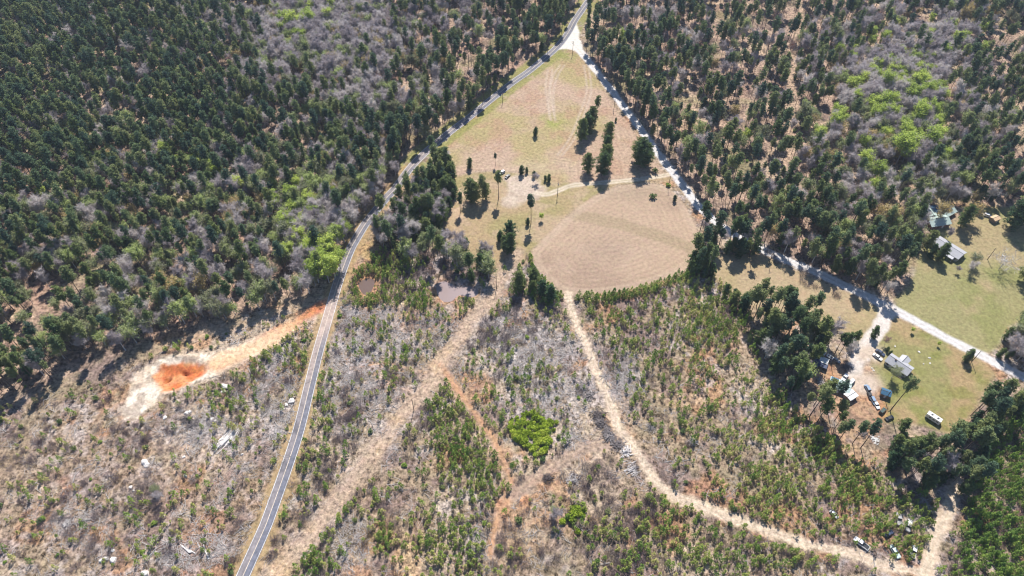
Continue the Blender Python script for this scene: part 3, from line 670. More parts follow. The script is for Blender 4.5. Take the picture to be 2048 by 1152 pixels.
LISTS = {k: [] for k in ('pine', 'bushy', 'bare', 'bud', 'lime', 'yel', 'red', 'sap', 'sapd', 'brush', 'shrub', 'bright', 'tuft', 'stick')}
def put(kind, x, y, sc=None, var=None, hero=None):
    LISTS[kind].append((x, y, sc, var, hero))
def top_at(px, py, H, kind, sc=1.0, var=None, hero=None, f=.82):
    x, y = G(px, py, H*f*sc); put(kind, x, y, sc, var, hero)

x, y, px, py = candidates(4.3)
cx, cy = Q(x, y, 16.0)
nz = fbm(x, y, 35, 61, 3); nz2 = fbm(x, y, 14, 62, 3)
fl = inpoly(px, py, FOREST_L); fr = inpoly(px, py, FOREST_R)
den = np.where(fl, .84, 0)+np.where(fr, .44, 0)
den = np.where(fl, den-gb(cx, cy, [(100,560,110,60,.5),(250,500,130,45,.5,-20),(30,620,60,60,.45),(330,430,110,40,.35),(210,85,60,14,.6),(150,165,60,10,.8,15),(270,185,30,10,.5),(560,215,30,40,.25),(950,70,150,90,.5),(830,150,60,50,.3),(420,640,150,22,.3),(150,370,80,40,.2),(380,480,200,100,.22),(180,620,160,50,.25),(15,148,20,12,1.2)]), den)
den = np.where(fr, den+gb(cx, cy, [(1720,490,130,80,.4),(1960,330,90,60,.3),(1960,150,90,90,.2),(1290,130,70,120,.12),(1640,560,120,30,.35),(1350,420,60,60,.1),(1800,230,120,150,.1)])-gb(cx, cy, [(1600,-10,30,60,.5),(1590,140,14,140,.6),(1500,60,60,60,.15),(1390,170,40,60,.2),(1480,300,60,60,.1),(1560,430,60,40,.15)]), den)
den = np.where(fl | fr, den-(nz2 < .36)*.35-(.5-nz2)*.5, 0)
den = den*(near_roads(x, y) > 1.2)*clear_houses(px, py)*(poly_sd(x, y, YARD_J) < 0)*(poly_sd(x, y, LAWN_R) < 1)
keep = rng.random(len(x)) < den
dec = gb(cx, cy, [(a_[0], a_[1], a_[2]*1.2, a_[3]*1.25, *a_[4:]) for a_ in [(640,40,160,80,1.15),(560,110,80,60,.8),(740,170,110,50,.95),(870,20,80,40,.7),(690,100,120,60,.9),(560,330,150,60,.55),(620,430,130,110,.95),(740,360,50,60,.8),(420,560,120,60,.6),(450,650,160,60,.75),(1800,180,120,150,1.15),(1700,220,70,120,.75),(1900,60,90,60,.9),(1880,360,60,60,.7),(1840,450,40,40,.9),(1410,120,30,70,.5),(1310,40,60,40,.35),(1330,30,50,30,.4),(90,220,40,30,.35),(230,200,40,30,.3),(120,440,90,60,.3),(300,320,120,60,.25),(1560,350,60,50,.2),(1470,110,40,40,.3),(30,60,30,30,.3),(160,60,40,30,.3),(2000,30,80,40,.3),(120,500,160,90,.35),(250,600,200,60,.4),(560,470,240,140,.62),(380,460,220,120,.5),(430,600,260,70,.7),(200,400,160,60,.3),(1780,260,180,200,.45)]])
lime = gb(cx, cy, [(1830,170,110,130,.5),(620,470,70,60,.3),(580,390,60,40,.25),(1900,100,60,60,.25),(600,30,80,40,.1),(380,310,60,40,.25)])
r1 = rng.random(len(x)); r2 = rng.random(len(x)); r3 = rng.random(len(x))
keep = keep | ((rng.random(len(x)) < .85) & (dec > .8) & (fl | fr) & (near_roads(x, y) > 1.5) & clear_houses(px, py) & (poly_sd(x, y, YARD_J) < 0) & (poly_sd(x, y, LAWN_R) < 1))
for i in np.nonzero(keep)[0]:
    if r1[i] < dec[i] or r1[i] > (.87 if fl[i] else .84):
        if r2[i] < lime[i]*.8: k = 'lime'
        elif r2[i] < (.52 if py[i] > 230 else .22): k = 'bud'
        elif r2[i] < (.58 if py[i] > 230 else .28): k = 'yel'
        elif r2[i] < (.59 if py[i] > 230 else .30): k = 'red'
        else: k = 'bare'
    else: k = 'bushy' if r3[i] < .05 else 'pine'
    put(k, x[i], y[i])
# understory inside the woods
x, y, px, py = candidates(6.5)
fa_ = (inpoly(px, py, FOREST_L) | inpoly(px, py, FOREST_R)) & (near_roads(x, y) > 1.5) & clear_houses(px, py)
rr_ = rng.random(len(x))
for i in np.nonzero(fa_)[0]:
    if rr_[i] < .35: put('brush', x[i], y[i])
    elif rr_[i] < .43: put('shrub', x[i], y[i])
# other groves: polygon of bases, spacing, density, mix
OPEN = [(1862,830,20),(1878,842,18),(900,578,20),(915,584,18),(1002,548,13),(990,575,13),(1020,520,10),(1990,728,16),(2020,742,16),(2046,756,16),(1648,712,16),(1690,760,14)]   # spots the photograph shows free of crowns
GROVES = [
 ([(1510,466),(1600,508),(1700,552),(1795,592),(1790,600),(1700,570),(1600,530),(1515,488)], 3.6, .95, {'pine': .85, 'bushy': .1, 'bare': .05}),
 ([(1600,556),(1650,578),(1690,596),(1680,602),(1640,586),(1600,566)], 3.2, .7, {'bushy': .5, 'brush': .5}),
 ([(1170,100),(1240,190),(1300,268),(1380,372),(1430,420),(1440,412),(1392,362),(1310,256),(1252,180),(1185,96)], 4.2, .75, {'pine': .9, 'bare': .1}),
 ([(876,326),(892,330),(908,350),(910,385),(897,440),(870,470),(850,480),(846,440),(848,405),(858,365)], 3.3, .95, {'bushy': .62, 'pine': .3, 'bare': .08}),
 ([(838,372),(850,385),(852,420),(848,450),(835,500),(790,520),(752,490),(756,462),(785,432),(815,400)], 4.0, .85, {'bushy': .25, 'pine': .35, 'bare': .32, 'bud': .08}),
 ([(835,470),(880,480),(930,500),(985,520),(990,560),(955,575),(900,560),(860,540),(800,520)], 4.6, .6, {'bushy': .25, 'pine': .2, 'bare': .3, 'bud': .25}),
 ([(1500,606),(1560,628),(1625,655),(1660,690),(1640,705),(1618,720),(1610,770),(1590,800),(1560,780),(1530,735),(1510,690),(1490,640)], 3.8, .95, {'pine': .78, 'bushy': .12, 'bud': .05, 'bare': .05}),
 ([(1645,680),(1700,700),(1712,712),(1700,735),(1660,705)], 4.2, .8, {'bare': .8, 'pine': .2}),
 ([(1600,800),(1640,800),(1690,845),(1735,888),(1755,915),(1720,905),(1660,880),(1610,840)], 4.2, .65, {'pine': .95, 'bushy': .05}),
 ([(1775,880),(1830,876),(1866,898),(1905,892),(1932,862),(1950,790),(1985,768),(2040,790),(2060,800),(2010,850),(1965,900),(1940,960),(1925,1000),(1890,985),(1850,990),(1790,960),(1765,920)], 3.9, .95, {'pine': .62, 'bushy': .33, 'bare': .05}),
 ([(1395,450),(1440,470),(1510,500),(1512,520),(1480,516),(1440,512),(1412,490),(1390,465)], 3.6, .95, {'bushy': .35, 'pine': .6, 'bare': .05}),
 ([(1375,520),(1405,516),(1430,540),(1425,556),(1385,552)], 3.0, .9, {'bushy': .7, 'pine': .3}),
 ([(1435,560),(1480,590),(1500,620),(1485,640),(1450,600)], 3.8, .6, {'bushy': .5, 'brush': .5}),
 ([(2060,590),(2100,640),(2110,760),(2075,765),(2048,742),(1995,715),(2000,690),(2040,640)], 4.0, .7, {'bushy': .3, 'bare': .35, 'bud': .2, 'brush': .15}),
 ([(1835,430),(1860,405),(1835,400),(1800,420),(1822,470),(1838,465)], 4.2, .9, {'bare': .5, 'yel': .3, 'pine': .2}),
 ([(1890,405),(1990,400),(1985,425),(1925,415)], 4.5, .8, {'bare': .5, 'yel': .25, 'bushy': .25}),
 ([(1000,545),(1020,530),(1060,545),(1110,585),(1130,610),(1110,620),(1050,590),(1010,575)], 3.0, .8, {'sapd': .8, 'bushy': .2}),
]
for P, s, dn, mixd in GROVES:
    x, y, px, py = candidates(s)
    m = inpoly(px, py, P) & (rng.random(len(x)) < dn) & clear_houses(px, py) & (near_roads(x, y) > .5) & (poly_sd(x, y, POND) < -1)
    m &= ((px-903)/34)**2+((py-560)/22)**2 > 1
    for hh in (5, 10, 15, 20):
        bx_, by_ = Q(x, y, hh)
        for a_, b_, c_ in OPEN: m &= (bx_-a_)**2+(by_-b_)**2 > c_*c_
    ks = list(mixd); ps = np.array([mixd[k] for k in ks]); ps = ps/ps.sum()
    for i in np.nonzero(m)[0]: put(rng.choice(ks, p=ps), x[i], y[i])
# hand placed trees: crown-top or base pixel, height
def at(px, py, kind, sc, var=0, hero=None):
    x, y = G(px, py); put(kind, x, y, sc, var, hero)
HERO = [
 (1062,446,'pine',1.0,1,'tall lone pine with a long shadow in the grass clearing'),
 (1056,450,'bushy',.45,1,'dark round cedar at the foot of the tall lone pine'),
 (1082,440,'lime',.42,1,'small yellow green tree right of the tall lone pine'),
 (1070,272,'bushy',.62,1,'small round evergreen alone in the middle of the triangular field'),
 (1163,283,'bushy',1.05,2,'leftmost large dark pine of the upper clump in the triangular field'),
 (1172,268,'bushy',1.1,0,'large dark pine in the middle of the upper clump in the triangular field'),
 (1182,256,'bushy',1.05,2,'upper dark pine of the upper clump in the triangular field'),
 (1191,244,'pine',.95,3,'tall bare stemmed pine at the top of the upper clump in the field'),
 (1215,290,'bushy',1.05,2,'dark pine upper right in the field, above the paired pines'),
 (1212,305,'bushy',.9,0,'dark pine between the paired pines and the upper right pine'),
 (1175,344,'bushy',1.0,0,'dark pine at lower left of the field, just above the sandy field track'),
 (1203,352,'bushy',1.15,2,'tall dark pine overlapping the sandy field track in the triangular field'),
 (1210,336,'bushy',1.1,2,'dark pine just behind the one overlapping the sandy field track'),
 (1281,336,'bushy',1.35,2,'largest dark pine beside the gravel road at the field corner'),
 (1292,330,'bushy',1.15,0,'dark pine on the right of the largest one beside the gravel road'),
 (1273,322,'bushy',1.1,2,'dark pine on the left of the largest one beside the gravel road'),
 (940,337,'bushy',.68,1,'small evergreen near the upper left edge of the grass clearing'),
 (991,331,'pine',.5,4,'thin young pine in the field above the two parked cars'),
 (1042,349,'bushy',.62,1,'small round evergreen at the top of the bare sandy yard'),
 (1054,346,'bushy',.38,1,'tiny dark cedar right of the small evergreen by the sandy yard'),
 (1068,355,'bushy',.42,1,'small dark cedar at the upper right of the sandy yard'),
 (1072,365,'bare',.6,2,'small bare tree right of the sandy yard'),
 (1090,361,'bushy',.35,1,'shorter of two little cedars by the sandy track'),
 (1098,364,'bushy',.5,1,'taller of two little cedars by the sandy track'),
 (1231,243,'bushy',.28,1,'tiny dark bush in the right of the triangular field'),
 (921,425,'pine',.85,6,'leftmost pine of the row in the grass clearing'),
 (942,402,'bushy',1.15,0,'dense dark pine second in the row in the grass clearing'),
 (952,405,'bushy',1.0,2,'dark pine between the two densest ones in the clearing row'),
 (966,402,'pine',.95,0,'pine in the centre of the row in the grass clearing'),
 (971,398,'bushy',.8,2,'lower dark pine behind the centre of the clearing row'),
 (997,398,'pine',1.0,3,'broad single pine at the right end of the clearing row'),
 (999,482,'bushy',.7,1,'slim dark evergreen left of the pair below the lone pine'),
 (1019,480,'bushy',1.0,0,'tall dark evergreen of the pair below the lone pine'),
 (1020,508,'bushy',.95,2,'green evergreen in front of the pair below the lone pine'),
 (1010,500,'bushy',.7,2,'smaller evergreen at the left front below the lone pine'),
 (958,551,'pine',.95,6,'tall dark pine beside the right bank of the pond'),
 (944,560,'bushy',.75,1,'dark evergreen on the far bank of the pond'),
 (970,520,'bare',.9,1,'tall bare tree behind the pond by the track'),
 (977,545,'bushy',.6,1,'dark bush beside the track right of the pond'),
 (896,520,'bare',.85,1,'pale bare tree above the pond, left one'),
 (888,508,'bud',.85,0,'light green budding tree above the pond'),
 (922,515,'lime',.6,1,'yellow green tree above the pond'),
 (890,335,'bare',.7,0,'pale leafless tree beside the paved road bend'),
 (867,318,'pine',.9,0,'tall pine at the tip of the thicket by the paved road bend'),
 (1780,822,'pine',1.15,5,'tall leaning pine over the lawn below the blue shed'),
 (1746,674,'bushy',.72,1,'round dark evergreen beside the upper end of the driveway'),
 (1768,690,'red',.55,0,'reddish brown shrub beside the driveway'),
 (1773,702,'bushy',.3,1,'small green bush beside the reddish shrub'),
 (1779,708,'bushy',.25,1,'smallest green bush near the grey roofed house'),
 (1822,664,'lime',.28,1,'young thin tree on the lawn by the gravel road'),
 (1875,692,'lime',.24,1,'second young thin tree on the lawn by the gravel road'),
 (1932,722,'bushy',.75,1,'dark evergreen at the lower right corner of the yard'),
 (1782,756,'bud',.75,2,'dark green tree in front of the grey roofed house'),
 (1997,540,'bare',.85,3,'big spreading bare tree on the right lawn'),
 (2046,560,'bushy',1.2,2,'large dark evergreen at the right edge of the lawn'),
 (2050,468,'pine',1.0,6,'tall dark evergreen upper right of the lawn'),
 (2022,455,'bushy',1.5,0,'huge dark evergreen by the orange shed'),
 (2040,440,'bushy',1.5,2,'massive dark evergreen behind the orange shed'),
 (1920,454,'bushy',1.05,2,'dark tree right of the green roofed house'),
 (1926,440,'yel',.9,0,'yellowish tree right of the green roofed house'),
 (1860,515,'bushy',.85,1,'dark evergreen left of the long grey roofed house'),
 (1876,520,'bushy',.9,0,'dark evergreen against the wall of the long grey roofed house'),
 (1848,500,'bushy',.9,2,'evergreen at the forest edge by the long grey roofed house'),
 (1943,530,'bud',.75,2,'rounded budding tree right of the long grey roofed house'),
 (1937,545,'bare',.7,2,'bare shrubby tree right of the long grey roofed house'),
 (1912,545,'bare',.4,2,'grey leafless shrub below the long grey roofed house'),
 (1892,480,'bare',.6,1,'bare tree between the two right hand houses'),
 (1620,640,'pine',1.0,0,'pine standing out at the tip of the grove by the tan field'),
 (1706,682,'bushy',.75,1,'dark evergreen at the lower edge of the tan field'),
 (1700,698,'bushy',.6,1,'small evergreen left of the driveway'),
 (1305,396,'shrub',1.9,0,'round dark shrub in the upper part of the harrowed field'),
 (1348,402,'bushy',.42,1,'green bush at the gravel road edge of the harrowed field'),
 (1335,372,'shrub',1.7,1,'bush by the mouth of the sandy field track'),
 (1310,345,'shrub',1.7,2,'low bush between the field corner and the sandy track'),
 (1112,1040,'bare',.75,2,'bare grey tree fallen in the clear-cut near the orange patch'),
 (1108,1030,'bud',.5,2,'thin pale green tree in the clear-cut near the orange patch'),
 (318,985,'bud',.5,2,'small pale green tree among the boulders of the left clear-cut'),
 (322,1000,'bare',.55,2,'dark bare bush among the boulders of the left clear-cut'),
]
for a, b, k, sc, v, lab in HERO: at(a, b, k, sc, v, lab)
for a, b, sc in [(1800,205,1.0),(1845,215,1.0),(1775,215,.9),(1880,200,1.0),(1822,245,1.0),(1780,150,.9),(1845,145,.95),(1760,330,.8),(1885,255,.9),(1720,185,.8),(645,520,1.0),(625,525,.9),(610,480,.9),(670,495,.9),(580,440,.8),(1790,183,1.0),(1770,192,.9),(1862,160,1.0),(1835,172,1.0),(1752,190,1.0),(1690,222,.95),(1676,232,.8),(1820,275,1.2),(1832,268,1.1),(1868,262,1.05),(1737,310,.8),(1795,235,.7),(1882,232,.8),(1850,190,.9),(1900,92,.9),(1925,60,1.0),(1905,40,.8),(1860,105,.8),(1760,115,.9),(1785,108,.9),(1800,160,.8),(632,498,1.05),(658,512,1.0),(650,480,1.0),(620,470,.9),(577,378,.9),(565,425,.9),(600,405,.8),(590,460,.9),(560,20,1.0),(577,26,1.0),(612,26,1.0),(560,44,.8),(652,18,.9),(328,292,.8),(355,308,.8),(385,305,.9),(420,330,.8),(467,358,.8),(1710,160,.8),(1690,140,.7),(30,395,.7),(75,370,.7),(1250,60,.7),(1497,258,.7),(540,395,.8),(700,330,.6),(640,330,.6),(1740,365,.7)]:
    top_at(a, b, 17, 'lime', sc*1.3)
for a, b, sc in [(320,552,.9),(343,562,1.0),(395,558,1.0),(1690,482,.9),(1788,422,1.2),(1770,412,1.0),(1745,408,.8),(1895,408,1.0),(1960,408,1.0),(756,85,.9),(750,65,.8),(662,110,1.0),(690,130,.9),(735,120,1.0),(1950,10,1.1),(1980,14,1.0),(1935,18,1.0),(455,425,.8),(470,415,.8),(1840,225,.8),(1862,220,.7),(130,390,.6)]:
    top_at(a, b, 14, 'yel', sc*1.2)
for a, b, sc in [(1812,98,1.0),(1822,104,.9),(1885,25,.8),(1758,145,.7)]: top_at(a, b, 12, 'red', sc)

# clear-cut growth
CC = [(-80,830),(20,812),(120,790),(180,762),(260,735),(300,705),(420,672),(500,656),(560,640),(640,606),(700,560),(760,500),(850,470),(900,500),(1000,540),(1060,510),(1090,560),(1137,592),(1260,582),(1368,545),(1405,522),(1440,565),(1500,625),(1520,720),(1600,830),(1700,905),(1770,930),(1860,1000),(1930,1010),(1960,900),(2060,800),(2200,800),(2200,1330),(-200,1330)]
x, y, px, py = candidates(1.55)
base = inpoly(px, py, CC) & (poly_sd(x, y, F_LO) < -1) & (poly_sd(x, y, POND) < -3) & (poly_sd(x, y, PUDDLE) < -1) & (near_roads(x, y) > 1.0) & (near_tracks(x, y) > 0) & (poly_sd(x, y, SAND) < -1) & clear_houses(px, py)
# hedge of young pines round the foot of the harrowed field
hedge = sstep(7.0, 3.5, poly_sd(x, y, F_LO)*-1)*(py > 500)*(poly_sd(x, y, F_LO) < -1)*(px > 1060)
dsap = gb(px, py, [(1420,640,90,80,.5),(1300,640,150,60,.28),(1400,760,150,100,.2),(1640,900,90,60,.62),(1560,840,70,60,.5),(1700,970,60,50,.7),(1560,950,100,50,.36),(1440,900,90,60,.25),(1500,1010,120,40,.4),(1360,840,80,60,.16),(1330,700,120,60,.22),(1580,1000,90,50,.4),(1650,1040,60,50,.3),
  (900,830,50,50,.6),(930,900,60,60,.62),(960,960,50,50,.6),(880,820,40,40,.5),(970,820,40,50,.35),(900,1100,100,60,.42),(860,1050,40,60,.3),(940,1080,60,60,.4),(770,1070,30,60,.5),(680,1010,50,40,.42),(640,1060,40,60,.5),(610,1120,60,40,.5),(720,1000,60,40,.25),
  (1300,1080,120,60,.42),(1380,1030,90,40,.4),(1450,1120,160,50,.42),(1180,1040,60,30,.15),(1320,990,30,30,.3),(1240,1130,90,40,.25),(1100,640,50,60,.14),(1060,760,60,60,.16),(1180,700,30,80,.12),(1000,720,60,60,.14),(1080,860,70,80,.2),
  (480,830,60,80,.22),(560,680,60,30,.4),(520,720,30,30,.3),(600,720,30,60,.25),(440,800,40,40,.3),(760,670,60,60,.2),(790,740,50,60,.22),(840,700,40,40,.15),(650,800,25,120,.3),(620,940,30,60,.3),(700,880,60,60,.12),(800,860,40,30,.2),(740,600,40,12,.7),(720,545,14,40,.8),(780,540,60,40,.5),(830,590,50,40,.45),(960,610,40,25,.6),(715,580,8,30,.8),(960,600,50,25,.5),(870,620,60,40,.25),(800,560,50,60,.25),
  (90,960,120,80,.06),(330,1060,120,60,.13),(250,1110,60,30,.15),(450,980,60,90,.12),(240,870,120,40,.05),(350,1010,60,30,.12),(1500,700,40,60,.2),(1620,1110,80,30,.35),(1830,1080,60,60,.5),(1770,1050,60,40,.35),(1800,1000,60,30,.4),(1870,1130,30,30,.3),(1760,1130,60,20,.2)])
dsap = np.maximum(dsap, .035)*(.45+1.1*fbm(x, y, 9, 71, 3))
pat = fbm(x, y, 12, 72, 3)
dbr = gb(px, py, [(160,1000,200,140,.16),(60,900,120,60,.16),(290,1000,40,30,.6),(310,870,70,25,.35),(640,1000,30,180,.5),(690,860,25,80,.4),(560,1100,40,60,.55),(700,960,30,40,.3),(740,990,60,30,.3),(1180,970,60,60,.4),(1250,1040,80,60,.4),(1250,1110,120,50,.4),(1330,1130,80,30,.3),(1050,640,70,60,.3),(980,680,60,60,.35),(820,860,60,50,.25),(1400,850,100,60,.12),(1040,1000,80,60,.2),(1020,1100,120,50,.3),(600,760,40,60,.25),(800,540,80,60,.45),(860,530,60,40,.45),(980,1020,60,60,.2),(520,800,60,60,.15),(760,760,90,80,.12),(1620,1110,90,30,.3),(1450,1080,120,30,.25),(780,1010,50,60,.35),(1850,980,60,30,.2),(480,1080,30,60,.35),(1320,760,120,80,.1),(1200,1120,60,40,.3)])
dbr = np.maximum(dbr*1.35, .05)*(.3+1.5*pat)
plantation = inpoly(px, py, [(1955,880),(2000,850),(2060,790),(2200,780),(2200,1330),(1890,1330),(1900,1150),(1935,1010)])
r1 = rng.random(len(x)); r2 = rng.random(len(x)); r3 = rng.random(len(x))
brg = gb(px, py, [(1065,862,42,34,1.2),(1035,850,20,16,1.0),(1095,850,22,12,.9),(1075,895,18,18,.9),(1155,1030,26,16,.7),(1135,1045,14,12,.9),(1150,1060,18,14,.5),(1190,990,18,8,.3)])
for i in np.nonzero(base)[0]:
    if plantation[i]:
        if r1[i] < .42*(.5+pat[i]): put('sapd', x[i], y[i])
        elif r1[i] > .93: put('brush', x[i], y[i])
        continue
    if brg[i]*(.6+.8*pat[i]) > .4:
        if r1[i] < .62: put('bright', x[i], y[i])
        elif r1[i] > .9: put('sapd', x[i], y[i], .6)
        continue
    if hedge[i] > .3 and r2[i] < .7: put('sapd' if r3[i] < .35 else 'sap', x[i], y[i]); continue
    if r1[i] < min(.85, dsap[i]*1.25): put('sap', x[i], y[i])
    elif r1[i] > 1-dbr[i]*.42: put('brush', x[i], y[i])
    elif r2[i] < .005: put('shrub', x[i], y[i])
    elif r3[i] < .22: put('tuft', x[i], y[i])
    elif r3[i] < .24+.55*gb(px[i:i+1], py[i:i+1], [(*b, 1.0) for b in SL_B])[0]+.03: put('stick', x[i], y[i])
# grassy weeds on the forest floor and pond side bushes
x, y, px, py = candidates(5.0)
m = (poly_sd(x, y, F_TAN) > -4) & (poly_sd(x, y, F_TAN) < -1) | ((line_d(x, y, GRAVEL) > 5) & (line_d(x, y, GRAVEL) < 8) & (px > 1500) & (px < 1760))
for i in np.nonzero(m & (rng.random(len(x)) < .4) & clear_houses(px, py))[0]: put('brush', x[i], y[i])

# ------------------------------------------------------------------ plants: individuals first, the rest as stuff
KIND = {  # meshes, base heights, object name, category, part names, default scale range, stuff name/label, individual cap
 'pine':  (PINE, 21, 'pine_tree', 'pine', (.62, 1.2), 'pine_forest', 'dense stands of dark green pines', 300),
 'bushy': (BUSHY, 14, 'evergreen_tree', 'evergreen', (.5, .95), 'evergreen_thicket', 'low branching evergreens among the pines', 300),
 'bare':  (BARE, 15, 'bare_tree', 'bare tree', (.75, 1.15), 'bare_woodland', 'grey leafless hardwoods among the pines', 300),
 'bud':   (BUD, 14, 'budding_tree', 'tree', (.75, 1.15), 'budding_woodland', 'pale green budding hardwoods', 300),
 'lime':  (LIME, 15, 'lime_green_tree', 'tree', (.7, 1.05), 'lime_green_woodland', 'bright lime green spring trees', 300),
 'yel':   (YEL, 14, 'yellow_tree', 'tree', (.7, 1.0), 'yellow_woodland', 'yellowish tan flowering trees', 300),
 'red':   (RED, 12, 'reddish_tree', 'tree', (.7, 1.0), 'reddish_woodland', 'reddish budding trees', 300),
 'sap':   (SAP, 3.3, 'pine_sapling', 'sapling', (.85, 1.6), 'pine_saplings', 'scattered knee to head high young pines of the clear-cut', 300),
 'sapd':  (SAPD, 5.4, 'young_pine', 'young pine', (.7, 1.15), 'young_pine_plantation', 'thick planted young pines', 300),
 'brush': (BRUSH, 2.3, 'bare_bush', 'bush', (.6, 1.4), 'brushwood', 'leafless grey brown brush', 300),
 'shrub': (SHRUB, 1.8, 'green_shrub', 'shrub', (.7, 1.4), 'green_undergrowth', 'low evergreen shrubs', 300),
 'bright': (BRIGHT, 2.3, 'bright_shrub', 'shrub', (.8, 1.3), 'bright_undergrowth', 'bright green shrubs', 300),
}
def zone(px, py, kind):
    t = kind
    if kind in ('sap', 'sapd', 'brush', 'shrub', 'bright'):
        if kind == 'bright': return 'in the bright green patch between the two dirt tracks' if py < 960 else 'in the small bright patch below the link track'
        if kind == 'sapd' and px > 1880: return 'in the thick plantation at the lower right corner'
        if kind == 'sapd' and py < 640: return 'in the hedge round the foot of the harrowed field'
        if px < ROADX(py): return 'in the clear-cut left of the paved road' if py > 880 else 'between the sand pit and the paved road'
        if py < 640 and px < 1010: return 'in the thicket around the pond'
        if px < TLX(py)+5: return 'between the paved road and the wide dirt track'
        if px > TRX(py): return 'right of the long sandy track' if py < 900 else 'at lower right by the parked wrecks'
        return 'between the wide and the sandy dirt tracks' if py < 900 else 'at the bottom centre between the dirt tracks'
    if px < 700 and py > 560: return 'along the forest edge above the sand pit'
    if px < 480: return 'in the dense forest at the far left' if py < 330 else 'in the open woods at the left edge'
    if px < 800 and py > 290: return 'in the mixed woods left of the paved road bend'
    if px < 1160 and py < 290: return 'in the forest above the paved road'
    if px < 1000: return 'in the thicket between the paved road and the clearing'
    if py > 820: return 'in the dark grove at the lower right'
    if px > 1480 and py > 600: return 'in the grove between the clear-cut and the cluttered yard' if px < 1760 else 'beside the lawns at the right edge'
    if px > 1640 and py < 400: return 'in the leafy woods at the upper right'
    if px > 1380 and py > 440: return 'along the gravel road near the tan field'
    return 'in the open pine woods right of the gravel road'
_pl = lambda P: (lambda a: (a[np.argsort(a[:, 1])]))(np.array([Q(x, y) for x, y in P]))
_r = _pl(ROAD); _tl = _pl(TL); _tr = _pl(TR)
ROADX = lambda py: float(np.interp(py, _r[:, 1], _r[:, 0])); TLX = lambda py: float(np.interp(py, _tl[:, 1], _tl[:, 0])); TRX = lambda py: float(np.interp(py, _tr[:, 1], _tr[:, 0]))
ADJ = {'pine': 'tall slim dark green pine', 'bushy': 'low branching dark evergreen', 'bare': 'grey leafless hardwood', 'bud': 'pale green budding hardwood', 'lime': 'bright lime green spring tree', 'yel': 'yellowish tan tree', 'red': 'reddish budding tree', 'sap': 'small pine sapling', 'sapd': 'bushy green young pine', 'brush': 'leafless brown grey bush', 'shrub': 'low dark green shrub', 'bright': 'bright green leafy shrub'}
PROTO = {}
def gn_scatter(name, pts, sources, label):
    """pts: (x,y,z,rot,scale,variant). sources: list of tuples of objects whose geometry is joined"""
    me = bpy.data.meshes.new(name); n = len(pts); P = np.array(pts, np.float32)
    me.vertices.add(n); me.vertices.foreach_set('co', P[:, :3].ravel())
    for nm, c in (('rot', 3), ('scl', 4), ('var', 5)):
        a = me.attributes.new(nm, 'FLOAT', 'POINT'); a.data.foreach_set('value', np.ascontiguousarray(P[:, c]))
    o = link(bpy.data.objects.new(name, me)); tag(o, label, None, None, 'stuff')
    g = bpy.data.node_groups.new(name, 'GeometryNodeTree')
    g.interface.new_socket('Geometry', in_out='INPUT', socket_type='NodeSocketGeometry'); g.interface.new_socket('Geometry', in_out='OUTPUT', socket_type='NodeSocketGeometry')
    N = g.nodes; L = g.links.new; gi = N.new('NodeGroupInput'); go = N.new('NodeGroupOutput'); fin = N.new('GeometryNodeJoinGeometry')
    def attr(nm):
        q = N.new('GeometryNodeInputNamedAttribute'); q.data_type = 'FLOAT'; q.inputs['Name'].default_value = nm; return q.outputs['Attribute']
    cr = N.new('ShaderNodeCombineXYZ'); L(attr('rot'), cr.inputs[2]); cs_ = N.new('ShaderNodeCombineXYZ')
    for i in range(3): L(attr('scl'), cs_.inputs[i])
    va = attr('var')
    for k, objs in enumerate(sources):
        jn = N.new('GeometryNodeJoinGeometry')
        for ob in objs:
            oi = N.new('GeometryNodeObjectInfo'); oi.transform_space = 'ORIGINAL'; oi.inputs['Object'].default_value = ob; L(oi.outputs['Geometry'], jn.inputs[0])
        cp = N.new('FunctionNodeCompare'); cp.data_type = 'FLOAT'; cp.operation = 'EQUAL'; cp.inputs['Epsilon'].default_value = .1
        L(va, cp.inputs['A']); cp.inputs['B'].default_value = float(k)
        ip = N.new('GeometryNodeInstanceOnPoints'); L(gi.outputs[0], ip.inputs['Points']); L(cp.outputs[0], ip.inputs['Selection']); L(jn.outputs[0], ip.inputs['Instance'])
        e2r = N.new('FunctionNodeEulerToRotation'); L(cr.outputs[0], e2r.inputs[0]); L(e2r.outputs[0], ip.inputs['Rotation']); L(cs_.outputs[0], ip.inputs['Scale'])
        L(ip.outputs[0], fin.inputs[0])
    L(fin.outputs[0], go.inputs[0])
    md = o.modifiers.new('scatter', 'NODES'); md.node_group = g
    return o
